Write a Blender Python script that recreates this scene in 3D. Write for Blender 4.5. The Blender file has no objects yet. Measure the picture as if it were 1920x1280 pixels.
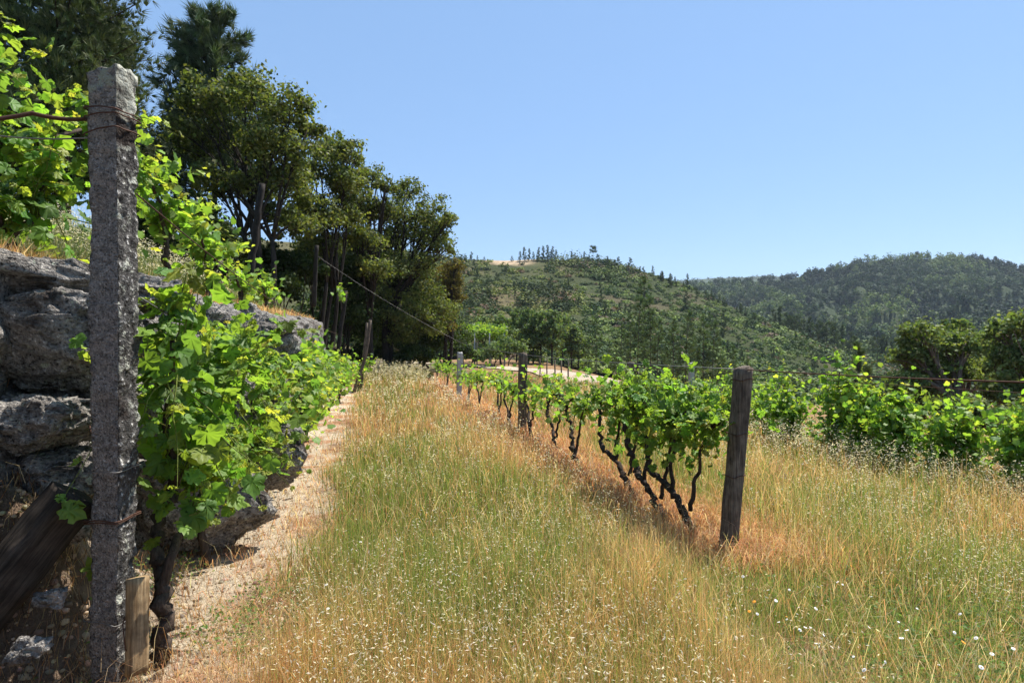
import bpy, bmesh, math
import numpy as np
from math import radians as R, pi

rng = np.random.default_rng(11)
F, HY, CX, EYE = 1150.0, 640.0, 960.0, 1.6
scene = bpy.context.scene
COL = scene.collection

# ------------------------------------------------------------------ noise
def _hash(i, j, k):
    h = (i * 73856093) ^ (j * 19349663) ^ (k * 83492791)
    h = (h ^ (h >> 13)) * 1274126177
    h = h & 0xffffffff
    h = ((h ^ (h >> 16)) * 2246822519) & 0xffffffff
    return (h ^ (h >> 13)) / 4294967295.0

def vnoise(p):
    p = np.asarray(p, float)
    i = np.floor(p).astype(np.int64); f = p - i
    u = f * f * (3 - 2 * f)
    r = 0
    for dx in (0, 1):
        for dy in (0, 1):
            for dz in (0, 1):
                w = (u[..., 0] if dx else 1 - u[..., 0]) * (u[..., 1] if dy else 1 - u[..., 1]) * (u[..., 2] if dz else 1 - u[..., 2])
                r = r + w * _hash(i[..., 0] + dx, i[..., 1] + dy, i[..., 2] + dz)
    return r * 2 - 1

def fbm(p, o=4, s=1.0):
    p = np.asarray(p, float) * s
    a, t = 1.0, 0
    for k in range(o):
        t = t + a * vnoise(p + 17.3 * k); p = p * 2.03; a *= .5
    return t

def n2(x, y, s=1.0, o=3, z=0.0):
    return fbm(np.stack([np.asarray(x, float), np.asarray(y, float), np.full(np.shape(x), z / s if s else z)], -1), o, s)

def sst(t):
    t = np.clip(t, 0, 1); return t * t * (3 - 2 * t)

def unit(v):
    return v / (np.linalg.norm(v, axis=-1, keepdims=True) + 1e-9)

def rnd(n):
    return unit(rng.normal(size=(n, 3)))

# ------------------------------------------------------------------ mesh helpers
def link(o, parent=None):
    COL.objects.link(o)
    if parent is not None:
        o.parent = parent
    return o

def mesh(name, V, faces, mat, parent=None, col=None, smooth=True, loc=None, mats=None, midx=None):
    """V (N,3); faces: list of int arrays (M,k)"""
    V = np.asarray(V, np.float32)
    if not isinstance(faces, (list, tuple)):
        faces = [faces]
    faces = [np.asarray(f, np.int32) for f in faces if len(f)]
    me = bpy.data.meshes.new(name)
    me.vertices.add(len(V)); me.vertices.foreach_set('co', V.ravel())
    li = np.concatenate([f.ravel() for f in faces])
    tot = np.concatenate([np.full(len(f), f.shape[1], np.int32) for f in faces])
    st = np.concatenate([[0], np.cumsum(tot)[:-1]]).astype(np.int32)
    me.loops.add(len(li)); me.loops.foreach_set('vertex_index', li)
    me.polygons.add(len(tot)); me.polygons.foreach_set('loop_start', st)
    if smooth:
        me.polygons.foreach_set('use_smooth', np.ones(len(tot), bool))
    if col is not None:
        col = np.asarray(col, np.float32)
        if col.shape[1] == 3:
            col = np.concatenate([col, np.ones((len(col), 1), np.float32)], 1)
        a = me.attributes.new('Col', 'FLOAT_COLOR', 'POINT')
        a.data.foreach_set('color', col.ravel())
    for m in (mats or [mat]):
        me.materials.append(m)
    if midx is not None:
        me.polygons.foreach_set('material_index', np.asarray(midx, np.int32))
    me.update(calc_edges=True)
    me.validate()
    o = bpy.data.objects.new(name, me)
    if loc is not None:
        o.location = loc
    return link(o, parent)

def tag(o, label=None, cat=None, group=None, kind=None):
    if label: o['label'] = label
    if cat: o['category'] = cat
    if group: o['group'] = group
    if kind: o['kind'] = kind
    return o

def thing(name, label, cat, loc, group=None, rz=0.0):
    o = bpy.data.objects.new(name, None)
    o.empty_display_size = .2
    o.location = tuple(float(c) for c in loc); o.rotation_euler = (0, 0, rz)
    return tag(link(o), label, cat, group)

class MB:
    def __init__(s):
        s.V, s.Fs, s.C, s.n = [], [], [], 0
    def add(s, V, faces, col=None):
        V = np.asarray(V, float)
        if not isinstance(faces, list): faces = [faces]
        s.V.append(V)
        for f in faces:
            s.Fs.append(np.asarray(f) + s.n)
        if col is None: col = (.5, .5, .5)
        col = np.asarray(col, float)
        if col.ndim == 1: col = np.tile(col, (len(V), 1))
        s.C.append(col); s.n += len(V)
    def build(s, name, mat, parent=None, **k):
        by = {}
        for f in s.Fs: by.setdefault(f.shape[1], []).append(f)
        return mesh(name, np.concatenate(s.V), [np.concatenate(v) for v in by.values()], mat, parent, col=np.concatenate(s.C), **k)

def tube(pts, rad, ns=7, cap=True, rough=0.0):
    pts = np.asarray(pts, float); n = len(pts)
    rad = np.broadcast_to(np.asarray(rad, float), (n,))
    T = unit(np.gradient(pts, axis=0))
    ref = np.where(np.abs(T[:, 2:3]) > .9, np.array([[1., 0, 0]]), np.array([[0, 0, 1.]]))
    A = unit(np.cross(T, ref))
    for i in range(1, n):                    # keep the frame from twisting
        a = A[i - 1] - T[i] * np.dot(A[i - 1], T[i])
        if np.linalg.norm(a) > 1e-4: A[i] = a / np.linalg.norm(a)
    B = np.cross(T, A)
    th = np.linspace(0, 2 * pi, ns, endpoint=False)
    rr = rad[:, None] * np.ones((1, ns))
    if rough:
        rr = rr * (1 + rough * rng.normal(size=(n, ns)))
    V = pts[:, None] + rr[..., None] * (np.cos(th)[None, :, None] * A[:, None] + np.sin(th)[None, :, None] * B[:, None])
    V = V.reshape(-1, 3)
    i = np.arange(n - 1)[:, None] * ns; j = np.arange(ns)[None]; j2 = (j + 1) % ns
    Q = np.stack([i + j, i + j2, i + ns + j2, i + ns + j], -1).reshape(-1, 4)
    fs = [Q]
    if cap:
        V = np.concatenate([V, pts[:1], pts[-1:]])
        j = np.arange(ns); c = n * ns
        fs.append(np.concatenate([np.stack([np.full(ns, c), (j + 1) % ns, j], -1),
                                  np.stack([np.full(ns, c + 1), (n - 1) * ns + j, (n - 1) * ns + (j + 1) % ns], -1)]))
    return V, fs

def spline(P, n):
    P = np.asarray(P, float); t = np.linspace(0, len(P) - 1, n)
    Q = np.concatenate([[2 * P[0] - P[1]], P, [2 * P[-1] - P[-2]]])
    i = np.clip(t.astype(int), 0, len(P) - 2); f = (t - i)[:, None]
    a, b, c, d = Q[i], Q[i + 1], Q[i + 2], Q[i + 3]
    return .5 * (2 * b + (c - a) * f + (2 * a - 5 * b + 4 * c - d) * f ** 2 + (3 * b - a - 3 * c + d) * f ** 3)

def boxmesh(sx, sy, sz, nx=2, ny=2, nz=2):
    """subdivided box as (V, quads), base at z=0, built from one welded bmesh"""
    bm = bmesh.new()
    def P(a, b, c): return ((a / nx - .5) * sx, (b / ny - .5) * sy, c / nz * sz)
    vd = {}
    def v(a, b, c):
        if (a, b, c) not in vd: vd[(a, b, c)] = bm.verts.new(P(a, b, c))
        return vd[(a, b, c)]
    for a in range(nx):
        for c in range(nz):
            bm.faces.new((v(a, 0, c), v(a + 1, 0, c), v(a + 1, 0, c + 1), v(a, 0, c + 1)))
            bm.faces.new((v(a + 1, ny, c), v(a, ny, c), v(a, ny, c + 1), v(a + 1, ny, c + 1)))
    for b in range(ny):
        for c in range(nz):
            bm.faces.new((v(0, b + 1, c), v(0, b, c), v(0, b, c + 1), v(0, b + 1, c + 1)))
            bm.faces.new((v(nx, b, c), v(nx, b + 1, c), v(nx, b + 1, c + 1), v(nx, b, c + 1)))
    for a in range(nx):
        for b in range(ny):
            bm.faces.new((v(a, b, nz), v(a + 1, b, nz), v(a + 1, b + 1, nz), v(a, b + 1, nz)))
            bm.faces.new((v(a, b + 1, 0), v(a + 1, b + 1, 0), v(a + 1, b, 0), v(a, b, 0)))
    bm.verts.ensure_lookup_table()
    bm.verts.index_update()
    V = np.array([x.co[:] for x in bm.verts]); Q = np.array([[x.index for x in f.verts] for f in bm.faces])
    bm.free(); return V, Q

_ico = {}
def ico(sub):
    if sub not in _ico:
        bm = bmesh.new(); bmesh.ops.create_icosphere(bm, subdivisions=sub, radius=1)
        bm.verts.index_update()
        _ico[sub] = (np.array([v.co[:] for v in bm.verts]), np.array([[v.index for v in f.verts] for f in bm.faces]))
        bm.free()
    return _ico[sub]

# ------------------------------------------------------------------ materials
def newmat(name):
    m = bpy.data.materials.new(name); m.use_nodes = True
    nt = m.node_tree; nt.nodes.clear()
    out = nt.nodes.new('ShaderNodeOutputMaterial')
    return m, nt, out

def N(nt, t, **kw):
    n = nt.nodes.new(t)
    for k, v in kw.items():
        if k in n.inputs: n.inputs[k].default_value = v
        else: setattr(n, k, v)
    return n

def ramp(nt, stops, fac=None):
    r = nt.nodes.new('ShaderNodeValToRGB'); e = r.color_ramp.elements
    while len(e) < len(stops): e.new(.5)
    for x, (p, c) in zip(e, stops):
        x.position = p; x.color = tuple(c) + (1,) if len(c) == 3 else c
    if fac is not None: nt.links.new(fac, r.inputs[0])
    return r

def mixc(nt, a, b, fac, mode='MIX'):
    m = nt.nodes.new('ShaderNodeMix'); m.data_type = 'RGBA'; m.blend_type = mode
    for s, v in ((m.inputs[0], fac), (m.inputs[6], a), (m.inputs[7], b)):
        if hasattr(v, 'is_linked') or hasattr(v, 'links'): nt.links.new(v, s)
        elif isinstance(v, (int, float)): s.default_value = v
        else: s.default_value = tuple(v) + (1,) if len(v) == 3 else v
    return m.outputs[2]

def coords(nt, scale=1.0):
    tc = nt.nodes.new('ShaderNodeTexCoord')
    return tc.outputs['Object']

def noise(nt, vec, scale, detail=4, rough=.55, dist=0):
    n = N(nt, 'ShaderNodeTexNoise'); n.inputs['Scale'].default_value = scale
    n.inputs['Detail'].default_value = detail; n.inputs['Roughness'].default_value = rough
    n.inputs['Distortion'].default_value = dist
    nt.links.new(vec, n.inputs['Vector']); return n.outputs['Fac']

def bumpn(nt, h, strength, dist=.02):
    b = N(nt, 'ShaderNodeBump'); b.inputs['Strength'].default_value = strength; b.inputs['Distance'].default_value = dist
    nt.links.new(h, b.inputs['Height']); return b.outputs['Normal']

def leafmat(name, trans=.4, gain=(1.3, 1.35, .55), rough=.5, spec=.4):
    m, nt, out = newmat(name)
    at = N(nt, 'ShaderNodeAttribute', attribute_name='Col')
    p = N(nt, 'ShaderNodeBsdfPrincipled'); p.inputs['Roughness'].default_value = rough
    p.inputs['Specular IOR Level'].default_value = spec
    nt.links.new(at.outputs['Color'], p.inputs['Base Color'])
    t = N(nt, 'ShaderNodeBsdfTranslucent')
    nt.links.new(mixc(nt, at.outputs['Color'], gain, 1.0, 'MULTIPLY'), t.inputs['Color'])
    mx = N(nt, 'ShaderNodeMixShader'); mx.inputs[0].default_value = trans
    nt.links.new(p.outputs[0], mx.inputs[1]); nt.links.new(t.outputs[0], mx.inputs[2])
    nt.links.new(mx.outputs[0], out.inputs[0]); return m

def barkmat(name, sc=18, rough=.9):
    m, nt, out = newmat(name)
    at = N(nt, 'ShaderNodeAttribute', attribute_name='Col')
    v = coords(nt)
    mp = N(nt, 'ShaderNodeMapping'); mp.inputs['Scale'].default_value = (1, 1, .25); nt.links.new(v, mp.inputs[0])
    n = noise(nt, mp.outputs[0], sc, 5, .65)
    c = mixc(nt, at.outputs['Color'], ramp(nt, [(.3, (.35, .33, .32)), (.7, (1.5, 1.45, 1.4))], n).outputs[0], 1.0, 'MULTIPLY')
    p = N(nt, 'ShaderNodeBsdfPrincipled'); p.inputs['Roughness'].default_value = rough; p.inputs['Specular IOR Level'].default_value = .15
    nt.links.new(c, p.inputs['Base Color']); nt.links.new(bumpn(nt, n, .9, .015), p.inputs['Normal'])
    nt.links.new(p.outputs[0], out.inputs[0]); return m

def granitemat(name, ztop=None, dark=(.07, .065, .06), mid=(.25, .235, .225), light=(.5, .48, .46), lichen=(.5, .53, .42), lich=.58, moss=.62, fine=140, stain=(.045, .035, .03)):
    m, nt, out = newmat(name)
    v = coords(nt)
    f = noise(nt, v, fine, 2, .6)
    g = noise(nt, v, fine * .38, 2, .7)
    big = noise(nt, v, 3.2, 6, .62)
    c = ramp(nt, [(.30, dark), (.47, mid), (.60, mid), (.74, light)], f).outputs[0]
    c = mixc(nt, c, ramp(nt, [(.35, (.45, .44, .43)), (.6, (1.15, 1.12, 1.08))], g).outputs[0], .8, 'MULTIPLY')
    ln = noise(nt, v, 11, 7, .72)
    if ztop:                                     # lichen grows thickest on the head
        sx_ = nt.nodes.new('ShaderNodeSeparateXYZ'); nt.links.new(v, sx_.inputs[0])
        mr = N(nt, 'ShaderNodeMapRange'); mr.inputs['From Min'].default_value = ztop; mr.inputs['From Max'].default_value = ztop + .45; mr.inputs['To Max'].default_value = .2
        nt.links.new(sx_.outputs['Z'], mr.inputs['Value'])
        ad = N(nt, 'ShaderNodeMath', operation='ADD'); nt.links.new(ln, ad.inputs[0]); nt.links.new(mr.outputs[0], ad.inputs[1]); ln = ad.outputs[0]
    l = ramp(nt, [(lich, (0, 0, 0)), (lich + .05, (1, 1, 1))], ln).outputs[0]
    c = mixc(nt, c, lichen, l)
    b = ramp(nt, [(moss, (0, 0, 0)), (moss + .12, (1, 1, 1))], big).outputs[0]
    c = mixc(nt, c, stain, b)
    p = N(nt, 'ShaderNodeBsdfPrincipled'); p.inputs['Roughness'].default_value = .92; p.inputs['Specular IOR Level'].default_value = .2
    nt.links.new(c, p.inputs['Base Color'])
    md = N(nt, 'ShaderNodeMath', operation='ADD'); nt.links.new(f, md.inputs[0]); nt.links.new(noise(nt, v, 22, 6, .7), md.inputs[1])
    nt.links.new(bumpn(nt, md.outputs[0], 1.0, .03), p.inputs['Normal'])
    nt.links.new(p.outputs[0], out.inputs[0]); return m

def plainmat(name, col, rough=.7, metal=0, var=.25, sc=60, bump=.2):
    m, nt, out = newmat(name); v = coords(nt)
    n = noise(nt, v, sc, 4, .6)
    c = mixc(nt, tuple(x * (1 - var) for x in col), tuple(min(1, x * (1 + var)) for x in col), n)
    p = N(nt, 'ShaderNodeBsdfPrincipled'); p.inputs['Roughness'].default_value = rough; p.inputs['Metallic'].default_value = metal
    p.inputs['Specular IOR Level'].default_value = .25
    nt.links.new(c, p.inputs['Base Color'])
    if bump: nt.links.new(bumpn(nt, n, bump, .01), p.inputs['Normal'])
    nt.links.new(p.outputs[0], out.inputs[0]); return m

def colmat(name, sc=30, var=.5, rough=.95, bump=.6, dist=.03):
    """uses Col with fine noise"""
    m, nt, out = newmat(name); v = coords(nt)
    at = N(nt, 'ShaderNodeAttribute', attribute_name='Col')
    n = noise(nt, v, sc, 6, .7); n2_ = noise(nt, v, sc * 6, 3, .7)
    c = mixc(nt, at.outputs['Color'], ramp(nt, [(.3, (1 - var,) * 3), (.7, (1 + var,) * 3)], n).outputs[0], 1.0, 'MULTIPLY')
    c = mixc(nt, c, ramp(nt, [(.3, (1 - var * .7,) * 3), (.7, (1 + var * .7,) * 3)], n2_).outputs[0], 1.0, 'MULTIPLY')
    p = N(nt, 'ShaderNodeBsdfPrincipled'); p.inputs['Roughness'].default_value = rough; p.inputs['Specular IOR Level'].default_value = .1
    nt.links.new(c, p.inputs['Base Color'])
    md = N(nt, 'ShaderNodeMath', operation='ADD'); nt.links.new(n, md.inputs[0]); nt.links.new(n2_, md.inputs[1])
    nt.links.new(bumpn(nt, md.outputs[0], bump, dist), p.inputs['Normal'])
    nt.links.new(p.outputs[0], out.inputs[0]); return m

def woodmat(name, c0, c1, sc=9):
    m, nt, out = newmat(name); v = coords(nt)
    mp = N(nt, 'ShaderNodeMapping'); mp.inputs['Scale'].default_value = (1, 1, .07); nt.links.new(v, mp.inputs[0])
    n = noise(nt, mp.outputs[0], sc * 8, 6, .65, .4); b = noise(nt, v, sc, 5, .6)
    c = mixc(nt, c0, c1, ramp(nt, [(.35, (0, 0, 0)), (.65, (1, 1, 1))], n).outputs[0])
    c = mixc(nt, c, ramp(nt, [(.3, (.45, .43, .42)), (.65, (1.2, 1.2, 1.15))], b).outputs[0], 1.0, 'MULTIPLY')
    p = N(nt, 'ShaderNodeBsdfPrincipled'); p.inputs['Roughness'].default_value = .85; p.inputs['Specular IOR Level'].default_value = .2
    nt.links.new(c, p.inputs['Base Color']); nt.links.new(bumpn(nt, n, .5, .01), p.inputs['Normal'])
    nt.links.new(p.outputs[0], out.inputs[0]); return m

M_VINE = leafmat('vine_leaf', .54, (1.9, 1.75, .7), .5, .3)
M_OAK = leafmat('oak_leaf', .42, (1.3, 1.3, .5), .6, .15)
M_NEEDLE = leafmat('pine_needle', .2, (1.1, 1.2, .6), .6, .2)
M_GRASS = leafmat('grass_blade', .48, (1.3, 1.25, .9), .6, .2)
M_SCRUB = leafmat('scrub_leaf', .2, (1.1, 1.15, .5), .7, .1)
M_BARK = barkmat('tree_bark', 14)
M_VBARK = barkmat('vine_bark', 55)
M_GRAN = granitemat('post_granite', ztop=2.62, lichen=(.34, .35, .27), dark=(.06, .053, .047), mid=(.29, .26, .235), light=(.62, .58, .54), lich=.64, moss=.60, fine=105)
M_GRANR = granitemat('post_granite_broken', ztop=2.5, dark=(.015, .013, .012), mid=(.1, .095, .09), light=(.85, .83, .8), lich=.56, lichen=(.5, .5, .42), moss=.5, fine=42, stain=(.03, .02, .016))
M_ROCK = granitemat('boulder_granite', dark=(.035, .03, .027), mid=(.29, .27, .25), light=(.68, .65, .6), lich=.6, moss=.55, fine=55)
M_GROUND = colmat('dry_earth', 16, .35, bump=.9, dist=.04)
M_HILL = colmat('hill_earth', .5, .4, bump=.5, dist=.5)
M_WIRE = plainmat('rusty_wire', (.09, .045, .03), .7, .4, .4, 120)
M_STEEL = plainmat('dull_wire', (.2, .19, .18), .6, .6, .3, 120)
M_DARKW = woodmat('dark_stake', (.012, .01, .009), (.04, .033, .028))
M_BRACE = woodmat('dark_timber', (.018, .014, .011), (.07, .055, .045))
M_BOARD = woodmat('tan_timber', (.16, .1, .05), (.42, .3, .17))
M_POSTW = woodmat('weathered_post', (.06, .045, .035), (.2, .16, .125))
M_CONC = plainmat('pale_concrete', (.36, .35, .33), .9, 0, .3, 30, .4)
M_PETAL = plainmat('petal', (.66, .66, .64), .6, 0, .05, 80, 0)
M_YOLK = plainmat('flower_eye', (.7, .4, .03), .6, 0, .2, 80, 0)
M_ORANGE = plainmat('orange_petal', (.8, .3, .02), .6, 0, .15, 80, 0)

# ------------------------------------------------------------------ terrain
SL = .215                                  # rows run along (-SL, 1)
def uv(X, Y): return X + SL * Y
def gz(X, Y):
    X = np.asarray(X, float); Y = np.asarray(Y, float)
    u = X + SL * Y
    z = -.0087 * Y - .03 * np.clip(u - 2.57, 0, 6)
    st = 9.2 + .16 * np.clip(Y - 10, 0, 60)
    z = z - .3 * np.clip(u - st, 0, 22)
    ramp_ = (.80 * (1 - sst((Y - 2.9) / 1.5)) * sst((Y - 2.55) / .5) + .16)
    z = z + ramp_ * sst((-1.30 - u) / .55) * (u > -12)
    us = -2.05 - .5 * np.clip(Y - 21.5, 0, 40); w = .22 + .3 * np.clip(Y - 21.5, 0, 8)
    s = sst((us - u) / w)
    hgt = 2.12 + .02 * (Y - 3.5) - ramp_
    z = z + s * hgt
    e = us - w - u
    z = z + .42 * np.clip(e - .5, 0, 7) + .12 * np.clip(e - 7.5, 0, 60)
    z = z + .03 * n2(X, Y, 1.1, 3) + .09 * n2(X, Y, .22, 2, 5.)
    return z
def G(u, Y, dz=0.0):
    X = u - SL * Y
    return np.array([X, Y, float(gz(X, Y)) + dz])
def P(px, py, Y):
    return np.array([(px - CX) / F * Y, Y, EYE + (HY - py) / F * Y])
def PX(px, Y, dz=0.0):
    X = (px - CX) / F * Y
    return np.array([X, Y, float(gz(X, Y)) + dz])
def screen(X, Y, Z):
    return CX + F * X / Y, HY - F * (Z - EYE) / Y

us_ = np.concatenate([np.linspace(-70, -12, 24), np.linspace(-11, -3, 30), np.linspace(-2.8, -1.0, 26), np.linspace(-.9, 9, 50), np.linspace(9.6, 24, 26), np.linspace(26, 100, 26)])
ys_ = np.concatenate([np.linspace(-4, 1.6, 16), np.linspace(1.7, 12, 88), np.linspace(12.3, 26, 46), np.linspace(26.8, 62, 40), np.linspace(64, 90, 14)])
UU, YY = np.meshgrid(us_, ys_, indexing='ij')
XX = UU - SL * YY; ZZ = gz(XX, YY)
nb = n2(XX, YY, 2.3, 4, 3.)
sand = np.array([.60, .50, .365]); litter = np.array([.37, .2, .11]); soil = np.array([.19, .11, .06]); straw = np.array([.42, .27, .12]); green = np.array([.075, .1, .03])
def lerp(a, b, t): return a + (b - a) * t[..., None]
cc = np.broadcast_to(soil, XX.shape + (3,)).copy()
cc = lerp(cc, straw, sst(.5 + nb) * .5)
zs = sst((UU + 2.0) / .1) * sst((-.35 - UU + .35 * nb) / .5) * (YY < 24)
cc = lerp(cc, lerp(np.broadcast_to(sand, cc.shape), litter * 1.15, sst((n2(XX, YY, 3.1, 5, 9.) - .1) * 2.2 + .35 * sst((YY - 4) / 6))), zs)
sp = sst(1.25 - np.hypot(XX - 1.5, YY - 3.05) / .35 + .6 * nb)
cc = lerp(cc, sand, sp * .8)
cc = lerp(cc, litter, sst((.9 - np.abs(UU - 2.65)) / .5) * .75)
top = (UU < -2.2)
cc[top] = (lerp(np.broadcast_to(straw, cc.shape), green, sst((-2.9 - UU) / 1.2 + .5 * nb)))[top]
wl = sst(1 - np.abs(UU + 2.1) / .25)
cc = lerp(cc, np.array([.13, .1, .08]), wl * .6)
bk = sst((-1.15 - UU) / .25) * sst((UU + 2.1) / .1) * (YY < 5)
cc = lerp(cc, lerp(np.broadcast_to(np.array([.52, .42, .31]), cc.shape), np.array([.16, .11, .075]), sst(.5 + 1.2 * n2(XX, YY, 4., 4, 2.) + (2.9 - YY) * 1.2)), bk)  # sandy bank turns darker towards the camera, its shade put into the soil colour
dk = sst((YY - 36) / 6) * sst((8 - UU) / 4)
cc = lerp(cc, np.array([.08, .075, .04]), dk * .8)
nI, nJ = XX.shape
idx = np.arange(nI * nJ).reshape(nI, nJ)
def gridq(idx):
    return np.stack([idx[:-1, :-1], idx[1:, :-1], idx[1:, 1:], idx[:-1, 1:]], -1).reshape(-1, 4)
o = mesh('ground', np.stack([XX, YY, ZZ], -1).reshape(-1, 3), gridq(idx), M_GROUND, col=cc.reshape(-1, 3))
tag(o, 'terraced vineyard ground of sandy soil and dry straw', 'ground', kind='structure')

# valley floor that reaches the horizon
xs = np.linspace(-2590, 2590, 40); ysv = np.linspace(-440, 2240, 40)
A_, B_ = np.meshgrid(xs, ysv, indexing='ij')
o = mesh('valley_floor', np.stack([A_, B_, np.full(A_.shape, -14.)], -1).reshape(-1, 3), gridq(np.arange(1600).reshape(40, 40)), M_HILL, col=np.tile((.05, .065, .03), (1600, 1)))
tag(o, 'green valley floor behind the hills', 'valley', kind='structure')

# ------------------------------------------------------------------ hills
def hill(name, cols, ridge, foot, Y0, Yr, label, colfn, back=90, nv=46, nz=1.0, ncol=150, pw=.85):
    px = np.linspace(cols[0], cols[-1], ncol)
    rp = np.interp(px, [c[0] for c in ridge], [c[1] for c in ridge]); fp = np.interp(px, [c[0] for c in foot], [c[1] for c in foot])
    yr = np.interp(px, [c[0] for c in Yr], [c[1] for c in Yr])
    v = np.concatenate([np.linspace(0, 1, nv), 1 + np.linspace(.06, 1, 12)])
    PXX, VV = np.meshgrid(px, v, indexing='ij')
    vf = np.clip(VV, 0, 1); vb = np.clip(VV - 1, 0, 1)
    Yv = Y0 + (yr[:, None] - Y0) * vf + back * vb
    sy = fp[:, None] + (rp - fp)[:, None] * vf ** pw
    X = (PXX - CX) / F * (Y0 + (yr[:, None] - Y0) * vf)
    X = X * (Yv / (Y0 + (yr[:, None] - Y0) * vf))
    Z = EYE + (HY - sy) / F * (Y0 + (yr[:, None] - Y0) * vf)
    Z = Z - vb ** 1.3 * back * .5
    amp = nz * np.sin(np.clip(vf, 0, 1) * pi) ** .7
    Z = Z + amp * fbm(np.stack([X, Yv, 0 * X], -1), 4, .03) + .35 * amp * fbm(np.stack([X, Yv, 0 * X + 7], -1), 3, .16)
    c = colfn(X, Yv, PXX, VV)
    ii = np.arange(X.size).reshape(X.shape)
    o = mesh(name, np.stack([X, Yv, Z], -1).reshape(-1, 3), gridq(ii), M_HILL, col=c.reshape(-1, 3))
    tag(o, label, 'hill', kind='structure')
    def at(pxq, vq):
        a = np.clip((np.asarray(pxq) - px[0]) / (px[-1] - px[0]) * (ncol - 1), 0, ncol - 1.001)
        b = np.clip(np.asarray(vq) * (nv - 1), 0, nv - 1.001)
        i, j = a.astype(int), b.astype(int); fa, fb = (a - i)[..., None], (b - j)[..., None]
        S = np.stack([X, Yv, Z], -1)
        return (S[i, j] * (1 - fa) + S[i + 1, j] * fa) * (1 - fb) + (S[i, j + 1] * (1 - fa) + S[i + 1, j + 1] * fa) * fb
    return at

def midcol(X, Y, PXX, V):
    n = n2(X, Y, .05, 4, 2.)
    c = lerp(np.broadcast_to(np.array([.04, .052, .018]), X.shape + (3,)), np.array([.1, .078, .045]), sst(n * 1.4 - .2) * .7)
    c = lerp(c, np.array([.15, .125, .06]), sst((1130 - PXX) / 120) * sst(.6 + n) * .6)
    bare = sst(1 - np.abs(PXX - 950) / 90) * sst((V - .86) / .06) * (V < 1.02)
    return lerp(c, np.array([.42, .31, .2]), bare * sst(n * 2 + .8))
RIDGE_MID = [(-400, 380), (200, 430), (600, 458), (700, 466), (860, 486), (950, 489), (1010, 486), (1100, 488), (1150, 496), (1210, 510), (1290, 535), (1360, 570), (1430, 598), (1500, 632), (1560, 658), (1620, 682), (1700, 705), (1800, 735), (1950, 770), (2300, 800)]
FOOT_MID = [(-400, 640), (200, 640), (700, 655), (900, 668), (1100, 690), (1300, 735), (1500, 775), (1700, 800), (2300, 830)]
at_mid = hill('hill', [-400, 2300], RIDGE_MID, FOOT_MID, 88, [(-400, 190), (860, 235), (1100, 240), (1300, 215), (1600, 180), (2300, 170)],
              'scrub covered hill with a bare sandy patch along its crest', midcol, nz=1.6)

def farcol(X, Y, PXX, V):
    n = n2(X, Y, .012, 4, 4.)
    return lerp(np.broadcast_to(np.array([.035, .05, .025]), X.shape + (3,)), np.array([.055, .065, .032]), sst(n * 1.2))
RIDGE_FAR = [(1000, 545), (1280, 537), (1400, 528), (1470, 524), (1520, 515), (1560, 506), (1600, 494), (1640, 488), (1700, 484), (1760, 486), (1830, 484), (1870, 492), (1900, 502), (1950, 508), (2100, 500), (2400, 520)]
at_far = hill('hill', [1000, 2400], RIDGE_FAR, [(1000, 720), (1700, 740), (2400, 740)], 215, [(1000, 760), (1500, 700), (2400, 560)],
              'long forested hill across the valley on the right', farcol, back=200, nz=13)
def hazecol(X, Y, PXX, V):
    n = n2(X, Y, .006, 4, 6.)
    c = lerp(np.broadcast_to(np.array([.05, .07, .035]), X.shape + (3,)), np.array([.22, .17, .11]), sst(n * 2.2 - .35))
    return c
at_haze = hill('hill', [1100, 1800], [(1100, 540), (1280, 526), (1330, 522), (1400, 520), (1440, 517), (1480, 520), (1560, 528), (1800, 540)], [(1100, 600), (1800, 600)], 900, [(1100, 1700), (1800, 1700)],
               'faint blue farthest hill seen in the gap between two slopes', hazecol, back=300, nz=10)

# ------------------------------------------------------------------ foliage primitives
def scatter(tmpl, tris, c, n, t, s, zs=None):
    """place template (k,3) on frames; returns V (N*k,3), T"""
    t = unit(t - n * (t * n).sum(-1, keepdims=True)); x = np.cross(t, n)
    s = np.broadcast_to(np.asarray(s, float), (len(c),))[:, None, None]
    zs = 1.0 if zs is None else zs[:, None, None]
    V = c[:, None] + s * (tmpl[None, :, 0:1] * x[:, None] + tmpl[None, :, 1:2] * t[:, None] + zs * tmpl[None, :, 2:3] * n[:, None])
    k = len(tmpl)
    T = (np.asarray(tris)[None] + (np.arange(len(c)) * k)[:, None, None]).reshape(-1, np.asarray(tris).shape[1])
    return V.reshape(-1, 3), T

RHOMB = np.array([[0, -.5, 0], [.32, 0, .06], [0, .5, 0], [-.32, 0, .06]]); RHQ = np.array([[0, 1, 2, 3]])

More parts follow.
